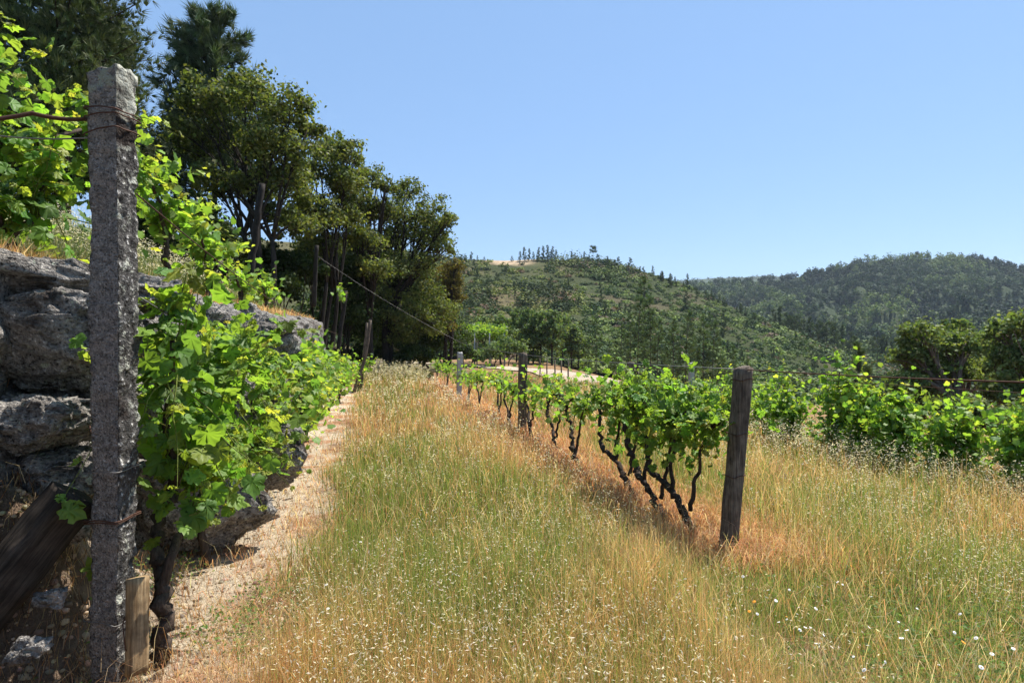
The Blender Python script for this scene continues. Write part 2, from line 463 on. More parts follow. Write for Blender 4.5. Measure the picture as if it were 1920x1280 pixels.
def vineleaf(detail):
    if detail == 2:
        half = [(0.02, -.16), (.15, -.31), (.30, -.30), (.38, -.19), (.50, -.13), (.52, .02), (.46, .10), (.41, .14), (.50, .22), (.49, .34), (.40, .42), (.32, .43), (.25, .47), (.21, .57), (.10, .66)]
    elif detail == 1:
        half = [(0.05, -.22), (.33, -.27), (.52, 0), (.41, .13), (.49, .34), (.25, .47)]
    else:
        half = [(.3, -.25), (.5, .1), (.3, .45)]
    pts = [(x, y) for x, y in half] + [(0, .74)] + [(-x, y) for x, y in half[::-1]]
    V = [(0, 0, 0)] + [(x, y, -.30 * x * x - .16 * max(y, 0) ** 2 + .20 * abs(x) + (.03 * math.sin(9 * y) if detail == 2 else 0)) for x, y in pts]
    n = len(pts)
    if detail == 2:                              # inner ring bulges between the veins
        veins = np.array([90, 38, 142, -5, 185]) * pi / 180
        for i, (x, y) in enumerate(pts):
            a = math.atan2(y, x); d = np.min(np.abs((a - veins + pi) % (2 * pi) - pi))
            xi, yi = x * .58, y * .58
            V.append((xi, yi, -.30 * xi * xi - .16 * max(yi, 0) ** 2 + .20 * abs(xi) + .05 * min(d, .35) / .35))
        T = [(0, n + 1 + i, n + 1 + (i + 1) % n) for i in range(n)]
        for i in range(n):
            j = (i + 1) % n
            T += [(n + 1 + i, 1 + i, 1 + j), (n + 1 + i, 1 + j, n + 1 + j)]
        return np.array(V, float), np.array(T)
    T = [(0, 1 + i, 1 + (i + 1) % n) for i in range(n)]
    return np.array(V, float), np.array(T)
VL = {d: vineleaf(d) for d in (0, 1, 2)}

def jit(col, n, amt=.25, hue=.12):
    c = np.tile(np.asarray(col, float), (n, 1)) if np.ndim(col) == 1 else np.asarray(col, float)
    return np.clip(c * (1 + amt * rng.normal(size=(n, 1)).clip(-2, 2)) * (1 + hue * rng.normal(size=(n, 3)).clip(-2, 2)), .004, 1)

# ------------------------------------------------------------------ vines
ROWD = unit(np.array([-SL, 1., 0]))
SIDE = np.array([ROWD[1], -ROWD[0], 0])         # to the right of the row
C_OLD = np.array([.115, .215, .045]); C_MID = np.array([.175, .29, .05]); C_YNG = np.array([.32, .37, .075])
def make_vine(name, label, group, base, trunkpath, cordon, nsh, shl, leaf, detail, side=(0, 0), up=1.0, droop=.4, spread=.5, trad=.032, extra=0, dense=.075, bark=(.075, .058, .046), hang=.0, tall=(), zmin=-9):
    """trunkpath / cordon: local points"""
    root = thing(name, label, 'grapevine', base, group)
    tb = MB()
    pth = spline(trunkpath, 9 * len(trunkpath) if detail else 10)
    k = len(pth)
    pth[1:-1] += .012 * rng.normal(size=(k - 2, 3)) * (1 if detail else .5)
    rad = np.linspace(trad * 1.15, trad * .75, k) * (1 + .16 * rng.normal(size=k))
    tb.add(*tube(pth, np.clip(rad, trad * .5, trad * 2), 9 if detail else 6, rough=.1), col=bark)
    cords = cordon if isinstance(cordon[0][0], (list, tuple, np.ndarray)) else [cordon]
    allp = []
    for cd in cords:
        cp = spline(cd, 14); cp[1:] += .01 * rng.normal(size=(13, 3)); allp.append(cp)
        tb.add(*tube(cp, np.linspace(trad * .75, trad * .35, 14), 7 if detail else 5, rough=.08), col=bark)
    allp = np.concatenate(allp)
    LC, LN, LT, LS, LCOL = [], [], [], [], []
    for q in range(nsh + len(tall)):
        p0 = allp[rng.integers(len(allp))]
        d = np.array([0, 0, up]) + spread * rng.normal(size=3) + side[0] * SIDE
        if hang and rng.random() < hang: d[2] = -abs(d[2]) * .6; d += SIDE * side[1]
        L = shl * rng.uniform(.55, 1.15)
        if q >= nsh:
            d = np.array(tall[q - nsh][0], float); L = tall[q - nsh][1]; p0 = np.array(tall[q - nsh][2], float)
        d = unit(d); m = 9
        ss = np.linspace(0, L, m)
        sag = np.array([0, 0, -1.]) * droop * (ss ** 2)[:, None] / max(L, .3) * (0.35 if q >= nsh else rng.uniform(.2, 1.4))
        pts = p0 + d * ss[:, None] + sag + np.cumsum(.012 * rng.normal(size=(m, 3)), 0)
        lowi = np.where(pts[:, 2] < zmin)[0]
        if len(lowi):
            if lowi[0] < 3: continue
            f_ = (lowi[0] - 1) / (m - 1); L = L * f_; pts = spline(pts[:lowi[0]], m); ss = np.linspace(0, L, m)
        if detail: tb.add(*tube(pts, np.linspace(.0055, .0018, m), 4, cap=False), col=(.16, .2, .045))
        nl = max(3, int(L / dense))
        tt = np.linspace(.06, 1.0, nl) ** .9
        c0 = np.stack([np.interp(tt * L, ss, pts[:, i]) for i in range(3)], -1)
        dr = unit(np.gradient(pts, axis=0)); dd = dr[np.minimum((tt * (m - 1)).astype(int), m - 1)]
        out = unit(np.cross(dd, rnd(nl)) + .35 * np.array([0, 0, 1.]))
        pet = leaf * .75 * (1 - .6 * tt)[:, None]
        c = c0 + out * pet
        if detail == 2:
            for a, b in zip(c0, c):
                tb.add(*tube(np.array([a, (a + b) / 2 + [0, 0, .008], b]), .0017, 3, cap=False), col=(.2, .2, .05))
        s = leaf * (1.12 - .72 * tt ** 2.2) * rng.uniform(.72, 1.22, nl)
        n = unit(out * .55 + np.array([0, 0, .75]) + .55 * rng.normal(size=(nl, 3)))
        t = unit(out * .7 + np.array([0, 0, -.75]) + .35 * rng.normal(size=(nl, 3)))
        w = np.clip(tt * 1.25 - .25 + .22 * rng.normal(size=nl), 0, 1)[:, None]
        col = np.where(w < .5, C_OLD + (C_MID - C_OLD) * w * 2, C_MID + (C_YNG - C_MID) * (w * 2 - 1))
        LC.append(c); LN.append(n); LT.append(t); LS.append(s); LCOL.append(col)
    if extra:
        p = allp[rng.integers(len(allp), size=extra)]
        c = p + rng.normal(size=(extra, 3)) * np.array([.2, .2, .17]) + np.array([0, 0, .1]) + SIDE * side[0] * .12
        LC.append(c); LN.append(unit(rng.normal(size=(extra, 3)) * .7 + [0, 0, .6])); LT.append(unit(rng.normal(size=(extra, 3)) * .5 + [0, 0, -.8]))
        LS.append(leaf * rng.uniform(.7, 1.15, extra)); qe = rng.random((extra, 1)) ** 1.6; LCOL.append(C_OLD * (1 - qe) + C_MID * 1.1 * qe)
    c = np.concatenate(LC); n = np.concatenate(LN); t = np.concatenate(LT); s = np.concatenate(LS); col = jit(np.concatenate(LCOL), len(c), .16, .07)
    kz = c[:, 2] > zmin - .06; c, n, t, s, col = c[kz], n[kz], t[kz], s[kz], col[kz]
    tm, tr = VL[detail]
    V, T = scatter(tm, tr, c, n, t, s, rng.uniform(-.3, 2.6, len(c)))
    # individual curl
    cv = np.repeat(col, len(tm), 0).reshape(len(c), len(tm), 3); cv[:, 0] *= 1.18
    V = V + (.004 if detail else .006) * rng.normal(size=V.shape)
    tb.build('trunk', M_VBARK, root)
    mesh('foliage', V, T, M_VINE, root, col=cv.reshape(-1, 3), smooth=True)
    return root

def L(d=0., s=0., z=0.): return (ROWD * d + SIDE * s + np.array([0, 0, z])).tolist()

ordn = ['first', 'second', 'third', 'fourth', 'fifth', 'sixth', 'seventh', 'eighth', 'ninth', 'tenth', 'eleventh', 'twelfth', 'thirteenth', 'fourteenth']
# left row (below the stone wall)
GL = 'grapevines of the left row against the stone wall'
make_vine('grapevine', 'big leafed grapevine with a twisted double trunk right behind the granite post', GL, G(-1.13, 3.12),
          [L(0, 0, -.05), L(0, .03, .2), L(.05, 0, .42), L(.12, -.05, .62), L(.3, -.02, .85), L(.5, .02, 1.15)],
          [[L(.5, .02, 1.15), L(.75, .05, 1.4), L(1.2, .03, 1.5)], [L(.3, -.02, .85), L(.1, .02, 1.2), L(.12, .03, 1.66)], [L(0.02, 0, .35), L(.04, .07, .6), L(.3, .1, .75), L(.6, .05, .75)]],
          66, .55, .115, 2, side=(.14, .5), droop=.75, spread=.66, trad=.036, extra=150, hang=.25, zmin=.66,
          tall=(((.05, .1, 1.), .6, L(.12, .05, 1.66)), ((.1, .2, 1.), .6, L(.25, .06, 1.55)), ((.15, -.1, 1.), .5, L(.6, .0, 1.45)), ((.75, .35, .7), .8, L(.9, .1, 1.45)), ((-.7, .3, .6), .6, L(.0, -.1, 1.4)), ((.3, .1, 1.), .6, L(.9, .1, 1.45))))
yl = [4.5, 5.6, 6.9, 8.2, 9.5, 10.9, 12.3, 13.8, 15.4, 17.0, 18.8, 20.6]
lt = [1.42, 1.4, 1.4, 1.38, 1.34, 1.28, 1.22, 1.15, 1.05, .9, .8, .62]
for i, (y, k) in enumerate(zip(yl, lt)):
    det = 2 if y < 6 else (1 if y < 12 else 0)
    b = G(-1.22 + .08 * rng.normal(), y)
    k2 = k * rng.uniform(.92, 1.08)
    make_vine('grapevine', ['dark stemmed grapevine leaning over the wide boulder, second from the granite post'][0] if i == 0 else
              '%s grapevine from the granite post in the row under the stone wall' % ordn[i + 1], GL, b,
              [L(0, 0, -.05), L(.05, -.05, .25 * k2), L(.1, .05, .55 * k2), L(.25, 0, .85 * k2)],
              [[L(.25, 0, .85 * k2), L(.6, 0, 1.0 * k2), L(.95, 0, 1.0 * k2)], [L(.25, 0, .85 * k2), L(0, .05, 1.05 * k2), L(-.35, 0, 1.1 * k2)], [L(.08, .05, .45 * k2), L(.3, .08, .55 * k2), L(.6, .06, .55 * k2)]],
              56 if det == 2 else 42, .56, .112 if det == 2 else .11, det, side=(.15, .5), droop=.7, spread=.64, trad=.026, extra=120 if det == 2 else 100, dense=.074 if det else .085, hang=.25, zmin=.42)
make_vine('grapevine', 'low leafy grapevine shoot at the end of the stone wall beside a bent stake', GL, G(-.75, 21.6), [L(0, 0, -.05), L(0, 0, .3), L(0, 0, .6)], [L(0, 0, .6), L(.2, .2, .8), L(.3, .4, 1.0)], 26, .5, .13, 0, spread=.7, extra=40, dense=.09)

# right row
GR = 'grapevines of the row tied to the weathered square post'
pr = [1340, 1262, 1178, 1092, 1040, 1000, 965, 935, 905, 880, 860, 840, 822]
for i, px in enumerate(pr):
    y = 2.57 / ((px - CX) / F + SL)
    y += .22 if i == 0 else 0
    det = 2 if i < 3 else (1 if y < 10 else 0)
    b = G(2.57 + .05 * rng.normal(), y)
    h = [.98, .96, .95, .86, .83, .8, .8, .78, .76, .74, .74, .72, .7][i]
    lab = ['grapevine with a dark forked trunk leaning away from the weathered square post', 'grapevine on a crooked arched trunk, second from the weathered square post'][i] if i < 2 else '%s grapevine from the weathered square post along the right hand row' % ordn[i]
    thin = .9 if 2 < i < 12 else .95
    make_vine('grapevine', lab, GR, b,
              [L(-.02, 0, -.05), L(.14, -.05, .14), L(.42, -.06, .32), L(.78, -.03 if i % 2 else -.1, .44), L(.95, -.04, h * .82)] if i < 3 else [L(-.02, 0, -.05), L(.12, -.03, .14), L(.34, 0, .34), L(.5, .03 if i % 2 else -.05, .52), L(.62, 0, h * .82)],
              [[L(.95, -.04, h * .82), L(1.15, .03, h), L(1.3, 0, h)] if i < 3 else [L(.62, 0, h * .82), L(.95, .03, h), L(1.3, 0, h)], [L(.2, 0, .2), L(.16, .05, .55), L(.0, .05, h * .98)], [L(.42, -.06, .32), L(.46, -.02, .62), L(.4, .02, h), L(-.05, 0, h * 1.02)] if i < 3 else [L(.62, 0, h * .82), L(.5, .02, h), L(-.05, 0, h * 1.02)], [L(.0, .05, h * .9), L(-.12, 0, h * .95), L(-.24 if i == 0 else .2, 0, h)]],
              int((50 if det == 2 else 34) * thin), .40, .085, det, side=(.0, .2), droop=.95, spread=.6, trad=.027, extra=int((190 if det == 2 else 90) * thin), dense=.052 if det else .07, hang=.22, zmin=.60 if i < 3 else .52, bark=(.05, .038, .03),
              tall=(((.0, .1, 1.), .45, L(.2, 0, h)), ((.2, -.1, 1.), .4, L(.6, 0, h)))[:2 if i < 3 else 1])

# second row, bushy, on the right
G2 = 'bushy grapevines of the second row at the edge of the terrace'
y2 = [6.65, 7.45, 8.2, 8.85, 9.5, 10.35, 11.3, 12.3, 13.5, 15.0, 16.6]
h2 = [1.05, .95, 1.1, 1.0, 1.45, 1.0, 1.0, 1.05, .9, .85, .8]
for i, (y, h) in enumerate(zip(y2, h2)):
    b = G(7.03 + .1 * rng.normal(), y)
    h *= rng.uniform(.88, 1.08)
    make_vine('grapevine', 'bushy grapevine standing in tall oats, %s of the second row counted from the right edge' % ordn[i], G2, b,
              [L(0, 0, -.05), L(.05, .03, .3), L(0, 0, .55)], [[L(0, 0, .3), L(.16, 0, .5), L(.18, 0, h * .75)], [L(0, 0, .3), L(-.15, .05, .5), L(-.16, .05, h * .75)], [L(0, 0, .3), L(0, 0, .6), L(0, .05, h)]],
              120, .46, .08, 1 if y < 11 else 0, droop=.42, spread=.5, trad=.03, extra=520, dense=.05, hang=.34, up=1.15, tall=(((.1, 0, 1.), .65, L(.1, 0, h)), ((-.2, 0, 1.), .5, L(.3, 0, h)), ((.3, .1, 1.), .55, L(-.2, 0, h)))[:(i * 2) % 4])

# upper terrace row
GU = 'grapevines on the terrace above the stone wall'
yu = [3.0, 4.15, 5.5, 6.9, 8.6, 10.6, 13.0]
lu = ['leafy grapevine reaching into the frame at the top left corner above the boulders', 'grapevine with a bare forked trunk on the grass above the boulders', 'tall grapevine above the wall seen just beside the granite post',
      'leafy grapevine on a short dark trunk at the straw edge above the wall', 'grapevine climbing toward the slanted dark stake on the terrace', 'small grapevine just past the slanted dark stake on the terrace', 'last small grapevine on the terrace before the dark trees']
hu = [1.15, 1.2, 1.25, 1.15, .95, .6, .5]
for i, (y, h) in enumerate(zip(yu, hu)):
    b = G(-2.42, y)
    s = 1 if h > .9 else .6
    make_vine('grapevine', lu[i], GU, b,
              [L(0, 0, -.08), L(-.03, -.03, .12), L(-.05, -.06, .25)] if i < 2 else [L(0, 0, -.05), L(.03, 0, .3), L(.05, 0, h * .6)],
              [[L(-.05, -.06, .25), L(-.2, -.1, .5), L(-.1, -.1, .8), L(.3, 0, 1.0), L(.6, .1, 1.2)], [L(-.05, -.06, .25), L(.1, .05, .45), L(.15, .05, .75)], [L(-.1, -.1, .8), L(-.3, 0, 1.1), L(-.4, 0, 1.5)]] if i < 2 else
              [[L(.05, 0, h * .6), L(.35, 0, h * .8), L(.6, 0, h)], [L(.05, 0, h * .6), L(-.2, 0, h * .9), L(-.4, 0, h * 1.1)]],
              int(36 * s) if i < 2 else int(34 * s), .62 * s + .1, .12, 1 if i > 2 else 2, droop=.45, spread=.6, trad=.035, extra=70 if i > 1 else 40, dense=.075, up=.9)
make_vine('grapevine', 'lone tuft of vine leaves sprouting on top of the leaning wooden stake', GU, P(640, 560, 17.), [[0, 0, -.3], [0, 0, -.15], [0, 0, 0]], [[0, 0, -.1], [-.05, 0, .1], [-.1, 0, .25]], 9, .3, .12, 0, extra=8, trad=.015)

# ------------------------------------------------------------------ posts, wires
def rectloop(w, d, z, slack=.006, n=40, tilt=0.0, ph=0.):
    a = np.linspace(0, 2 * pi, n) + ph
    c, s = np.cos(a), np.sin(a)
    m = np.maximum(np.abs(c) / (w / 2 + slack), np.abs(s) / (d / 2 + slack))
    return np.stack([c / m, s / m, z + tilt * c / m + .004 * np.sin(3 * a)], -1)

gp = G(-1.245, 2.85)
post = thing('granite_post', 'tall rough granite post with lichen on top, bound with rusty wire', 'post', (gp[0], gp[1], gp[2] - .06), rz=R(-5))
V, Q = boxmesh(.134, .130, 2.93, 12, 12, 170)
fm = V[Q].mean(1); fi = (fm[:, 0] > .0665).astype(int)
n_ = unit(V * np.array([1, 1, 0]) + 1e-9)
zz = V[:, 2]
sc = 1 - .05 * zz / 3 + .03 * np.sin(zz * 5.1)
V[:, 0] *= sc; V[:, 1] *= sc
right = V[:, 0] > .06                       # rough face (turns right of the camera)
amp = np.where((V[:, 0] > .055), .009, .006)
q = np.stack([V[:, 0], V[:, 1], V[:, 2]], -1)
d_ = amp * fbm(q, 5, 9) + .006 * fbm(q + 5, 4, 30) * np.where(V[:, 0] > .055, 1.5, .8) + .008 * fbm(q, 2, 2.2)
V += n_ * d_[:, None]
V[:, 2] += np.where(zz > 2.85, .035 * fbm(q, 3, 12) + .05 * (V[:, 0] * 4), 0)
V[:, 0] += .012 * np.sin(zz * 1.1)
mesh('body', V, Q, None, post, mats=[M_GRAN, M_GRANR], midx=fi)
for z, t, mat in ((2.72, .1, M_WIRE), (2.75, -.06, M_WIRE), (2.65, .2, M_WIRE), (1.86, .05, M_STEEL), (1.10, .04, M_STEEL), (.87, .03, M_WIRE), (.88, .0, M_WIRE), (.42, -.12, M_STEEL), (.13, -.2, M_WIRE)):
    mesh('wire_tie', *tube(rectloop(.15, .146, z, .008, tilt=t, ph=.3), .0035 if mat is M_WIRE else .0022, 5), mat, post)

def obj_between(name, a, b, w, d, mat, label, cat, roll=0., nz=14, rough=.006, parent=None, bev=True):
    a, b = np.asarray(a, float), np.asarray(b, float)
    Ln = np.linalg.norm(b - a)
    V, Q = boxmesh(w, d, Ln, 4, 4, nz)
    r = np.maximum(np.abs(V[:, 0]) / (w / 2), np.abs(V[:, 1]) / (d / 2))
    corner = (np.abs(V[:, 0]) > w * .49) & (np.abs(V[:, 1]) > d * .49)
    V[corner, :2] *= .93
    V += rough * fbm(V + a, 4, 7)[:, None] * unit(V * [1, 1, .0] + 1e-9)
    from mathutils import Vector, Quaternion
    qd = Vector((b - a).tolist()).to_track_quat('Z', 'Y')
    o = mesh(name, V, Q, mat, parent)
    o.rotation_mode = 'QUATERNION'; o.rotation_quaternion = qd @ Quaternion((0, 0, 1), roll)
    o.location = tuple(a)
    if label: tag(o, label, cat)
    return o

bb = obj_between('brace_beam', P(-95, 1215, 2.62), P(142, 925, 2.86), .17, .19, M_BRACE, 'dark squared timber brace slanting down from the granite post to the left', 'beam', roll=.5, nz=30)
L0 = 1.15
mesh('wire_tie', *tube(rectloop(.185, .205, 1.0, .008, tilt=.25), .004, 5), M_WIRE, bb)
wb = obj_between('timber_offcut', P(256, 1262, 2.72), P(258, 1082, 2.78), .085, .05, M_BOARD, 'tan sawn timber offcut wedged upright behind the granite post foot', 'timber', roll=.6, rough=.002)
mesh('wire_tie', *tube([(-.05, -.03, .36), (.0, -.034, .3), (.046, -.03, .22), (.05, .0, .12), (.0, -.034, .05), (-.06, -.03, -.02)], .003, 5), M_WIRE, wb)

def row_post(label, base, h, w, mat, lean=(0, 0), rz=.6, name='vineyard_post', ties=(.75, .9), group=None, nz=24):
    root = thing(name, label, 'post', base, group, rz)
    V, Q = boxmesh(w, w, h + .15, 6, 6, nz)
    corner = (np.abs(V[:, 0]) > w * .49) & (np.abs(V[:, 1]) > w * .49)
    V[corner, :2] *= .9
    V[:, 2] -= .15
    V += .006 * (w / .12) * fbm(V + np.array(base), 4, 9)[:, None] * unit(V * [1, 1, 0] + 1e-9)
    topv = V[:, 2] > h - .002
    V[topv, 2] += .02 * fbm(V[topv], 2, 25) 
    ca, sa = math.cos(-rz), math.sin(-rz)
    lx, ly = lean[0] * ca - lean[1] * sa, lean[0] * sa + lean[1] * ca
    V[:, 0] += lx * V[:, 2]; V[:, 1] += ly * V[:, 2]
    mesh('body', V, Q, mat, root)
    for z in ties:
        W = rectloop(w, w, z, .006, 28, .1); W[:, 0] += lx * z; W[:, 1] += ly * z
        mesh('wire_tie', *tube(W, .003, 5), M_WIRE, root)
    return root
rp0 = G(2.57, 4.54)
row_post('weathered square brown post at the near end of the right row', rp0, 1.42, .107, M_POSTW, lean=(.085, 0), rz=.44, ties=(.62, .93, 1.33))
rp1 = G(2.57, 11.1)
row_post('dark post standing inside the right row between its fifth and seventh vine', rp1, 1.45, .14, M_POSTW, lean=(.01, 0), ties=(1.2,), rz=.3)
rp2 = G(2.57, 20.)
row_post('bare grey post near the far end of the right row', rp2, 1.48, .16, M_CONC, lean=(.02, 0), ties=(1.3,), rz=.3)
sp1 = G(7.03, 13.9)
row_post('slim pale concrete post of the second row seen above the first right hand vines', sp1, 1.45 + .0, .11, M_CONC, lean=(.02, 0), ties=(1.3,), rz=.2)
sp2 = G(7.03, 17.4)
row_post('dark wooden post of the second row near the pale track', sp2, 1.3, .18, M_POSTW, lean=(.06, 0), ties=(1.1,), rz=.4)
# stakes on the upper terrace
def stake(label, a, b, r, mat=M_DARKW, bend=0.0, name='wooden_stake'):
    a, b = np.asarray(a, float), np.asarray(b, float)
    pts = spline([a, a * .5 + b * .5 + np.array([bend, 0, 0]), b], 12); pts[1:-1] += r * .12 * rng.normal(size=(10, 3))
    V, fs = tube(pts - a, np.linspace(r * 1.1, r * .9, 12), 9, rough=.05)
    return tag(mesh(name, V, fs, mat, loc=tuple(a)), label, 'stake')
stake('slanted dark wooden stake on the terrace above the wall with vine leaves on its right', P(468, 525, 11.), P(492, 345, 11.2), .062)
stake('upright dark stake at the far end of the terrace in front of the trees', P(588, 575, 20.), P(594, 460, 20.), .07)
stake('leaning dark stake beside the end of the stone wall, leaf tuft on its top', G(-1.35, 17., -.1), P(648, 545, 17.2), .06)
stake('bent grey stake at the corner where the stone wall ends', G(-.95, 21.2, -.1), P(694, 600, 21.3), .06, M_POSTW, .12)
stake('short straight grey stake right of the bent stake', G(-.7, 22.0, -.1), P(688, 605, 22.), .05, M_POSTW, .0)

def wire(label, pts, r, mat=M_STEEL, sag=0.0, n=30):
    out = []
    for a, b in zip(pts[:-1], pts[1:]):
        t = np.linspace(0, 1, n)[:, None]
        s = np.asarray(a) * (1 - t) + np.asarray(b) * t
        s[:, 2] -= sag * 4 * (t * (1 - t))[:, 0]; out.append(s if not out else s[1:])
    p = np.concatenate(out); o0 = p[0].copy()
    V, fs = tube(p - o0, r, 5)
    return tag(mesh('trellis_wire', V, fs, mat, loc=tuple(o0)), label, 'wire')
tr = rp0 + np.array([.085 * 1.41, 0, 1.40])
wire('top wire of the right row stretched between the post heads', [P(590, 476, 20.), P(862, 641, 20.1), tr], .0035, sag=.12)
wire('rusty wire running from the weathered square post out of the frame to the right', [tr, G(2.57, 1.2, 1.52)], .004, M_WIRE, .02)
wire('lower wire of the right row at vine height', [rp0 + np.array([.06, 0, .92]), rp1 + np.array([0, 0, 1.0]), rp2 + np.array([0, 0, 1.0])], .003, M_WIRE)
wire('thin wire of the second row between its posts', [sp2 + np.array([.1, 0, 1.2]), sp1 + np.array([0, 0, 1.3]), G(7.03, 5., 1.25)], .004, M_WIRE, .03)
gt = np.array([gp[0], gp[1], gp[2]])
wire('twisted cable running from high on the granite post along the left row', [gt + np.array([.08, .05, 2.33]), G(-1.2, 9., 2.15), G(-1.2, 20.5, 2.0)], .004, M_WIRE, .06)
wire('thick rusty cable leaving the granite post head to the left past the vine leaves', [gt + np.array([-.08, 0, 2.67]), P(60, 212, 2.7), P(-120, 225, 2.5)], .010, M_WIRE, .015)
wire('thin wire leaving the granite post to the left below the rusty cable', [gt + np.array([-.08, 0, 2.58]), P(-60, 246, 3.)], .004, M_STEEL, .02)
wire('steel wire running down the left row at mid height of the granite post', [gt + np.array([.1, 0.05, 1.84]), G(-1.17, 9., 1.15), G(-1.2, 20.5, 1.1)], .003, M_STEEL, .05)

# ------------------------------------------------------------------ boulders and stone wall
def boulder(label, c, size, seed, cuts=15, sub=6, rz=0., tilt=0., name='boulder', mat=M_ROCK):
    r = np.random.default_rng(seed)
    V, T = ico(sub); V = V.copy()
    V = np.sign(V) * np.abs(V) ** .62           # boxier
    V /= np.abs(V).max()
    for k in range(cuts):
        n = unit(r.normal(size=3)); d = r.uniform(.62, .92)
        e = V @ n - d
        V -= np.where(e > 0, e, 0)[:, None] * n * .92
    off = r.uniform(0, 50, 3)
    k_ = 46; sd_ = V[r.integers(len(V), size=k_)]; fn = unit(unit(sd_) + .38 * r.normal(size=(k_, 3)))
    wv_ = V + .10 * np.stack([fbm(V * 2 + off + j * 7, 3, 2.) for j in range(3)], -1)
    d2 = ((wv_[:, None] - sd_[None]) ** 2).sum(-1); ii = d2.argmin(1)
    e = ((V - sd_[ii]) * fn[ii]).sum(-1); V = V - fn[ii] * (np.clip(e, -.22, .22) * .75)[:, None]
    nn = unit(V)
    V = V * np.asarray(size)
    m = float(np.mean(size))
    V += nn * (m * .05 * fbm(V / m + off, 3, 1.6) + .03 * fbm(V + off, 5, 6) - .03 * np.abs(fbm(V + off + 3, 4, 9)) + .008 * fbm(V + off, 3, 40))[:, None]
    st_ = np.abs(np.sin((V[:, 2] + .25 * V[:, 0] + .05 * fbm(V + off, 3, 4)) * 22 / max(m, .15) * .3)); V -= nn * (.02 * sst(1 - st_ / .16))[:, None]
    # cracks
    cr = np.abs(fbm(V / m + off + 9, 2, 1.3)); V -= nn * (.04 * m * sst(1 - cr / .06))[:, None]
    o = mesh(name, V, T, mat, loc=tuple(np.asarray(c, float)))
    o.rotation_euler = (tilt, 0, rz)
    return tag(o, label, 'boulder')
RZ = math.atan(SL)
boulder('flat cracked granite slab on top of the boulder wall left of the post', P(70, 530, 3.6) + np.array([-.1, .25, 0]), (.8, .5, .17), 3, rz=RZ + .1, tilt=-.1, cuts=10)
boulder('huge rounded grey boulder, the biggest in the wall left of the granite post', P(35, 648, 3.45) + np.array([0, .26, .0]), (.56, .45, .37), 5, rz=RZ)
boulder('blocky lower boulder at the left edge with a mossy top', P(20, 805, 3.15) + np.array([0, .2, 0]), (.32, .34, .2), 8, rz=.3)
boulder('pale low rock at the foot of the wall just left of the granite post', P(120, 890, 3.25) + np.array([0, .2, -.04]), (.34, .3, .17), 12, rz=.2)
boulder('small rock wedged in the dark gap under the biggest boulder', P(175, 775, 3.7) + np.array([0, .2, 0]), (.34, .32, .3), 14)
boulder('wide boulder with a sunlit top under the nearest vine of the left row', P(365, 965, 4.55) + np.array([-.05, .2, 0]), (.62, .38, .44), 17, rz=RZ + .3)
boulder('boulder half hidden by vine leaves behind the granite post', P(330, 800, 4.5) + np.array([-.1, .3, 0]), (.55, .4, .4), 19, rz=RZ)
boulder('grey block high in the wall behind the first vine, near the straw edge', P(300, 640, 4.7) + np.array([-.05, .2, 0]), (.55, .4, .34), 23, rz=RZ)
boulder('squarish boulder low in the wall behind the second vine of the left row', P(470, 850, 5.9) + np.array([-.05, .25, 0]), (.52, .4, .42), 29, rz=RZ)
boulder('leaning boulder at wall top behind the third vine of the left row', P(450, 640, 6.6) + np.array([-.05, .2, 0]), (.65, .4, .4), 31, rz=RZ)
for k, (px, py, r_) in enumerate([(20, 1040, .13), (95, 1120, .09), (60, 1215, .12), (120, 1000, .1)]):
    boulder(['rough stone in the shade behind the slanting brace beam', 'fist sized stone under the slanting brace beam', 'dark stone at the bottom left corner below the brace beam', 'stone on the sandy bank above the brace beam head'][k], P(px, py, [2.85, 2.7, 2.5, 3.05][k]), (r_ * .8, r_ * .62, r_ * .5), 40 + k, sub=4, name='stone')

# dry stone wall: one welded face with stones
pathw = np.array([[-1.78 - SL * 1.0, 1.0], [-1.88 - SL * 3.9, 3.9], [-1.88 - SL * 12, 12.], [-1.88 - SL * 21.6, 21.6], [-2.5 - SL * 22.4, 22.4], [-4.2 - SL * 23.6, 23.6], [-7.5 - SL * 25., 25.]])
seg = np.r_[0, np.cumsum(np.linalg.norm(np.diff(pathw, axis=0), axis=1))]
na, nh = 620, 58
s_ = np.linspace(0, seg[-1], na)
wx, wy = np.interp(s_, seg, pathw[:, 0]), np.interp(s_, seg, pathw[:, 1])
tx, ty = np.gradient(wx), np.gradient(wy); tl = np.hypot(tx, ty); nx_, ny_ = ty / tl, -tx / tl
zb = gz(wx + nx_ * .25, wy + ny_ * .25) - .12
zt = gz(wx - nx_ * .5, wy - ny_ * .5) + .02 + .06 * n2(s_, s_ * 0, .9, 3)
zt = np.maximum(zt, zb + .3)
tt_ = np.linspace(0, 1, nh)
SS, TT = np.meshgrid(s_, tt_, indexing='ij')
Zw = zb[:, None] + (zt - zb)[:, None] * TT
rs = np.random.default_rng(5)
seeds = np.stack([rs.uniform(0, seg[-1], 330), rs.uniform(-.5, 3.2, 330)], 1)
pt = np.stack([SS.ravel(), Zw.ravel() * 1.5], 1)
pt = pt + .12 * np.stack([fbm(np.c_[pt, 0 * pt[:, :1]], 3, 2.), fbm(np.c_[pt, 0 * pt[:, :1] + 9], 3, 2.)], 1)
F1 = np.full(len(pt), 9.); F2 = np.full(len(pt), 9.); own = np.zeros(len(pt), int)
for i, sd in enumerate(seeds):
    dd = np.hypot(pt[:, 0] - sd[0], (pt[:, 1] - sd[1]))
    m1 = dd < F1
    F2 = np.where(m1, F1, np.minimum(F2, dd)); own = np.where(m1, i, own); F1 = np.where(m1, dd, F1)
edge = (F2 - F1).reshape(SS.shape); ow = rs.uniform(-.09, .12, 330)[own].reshape(SS.shape)
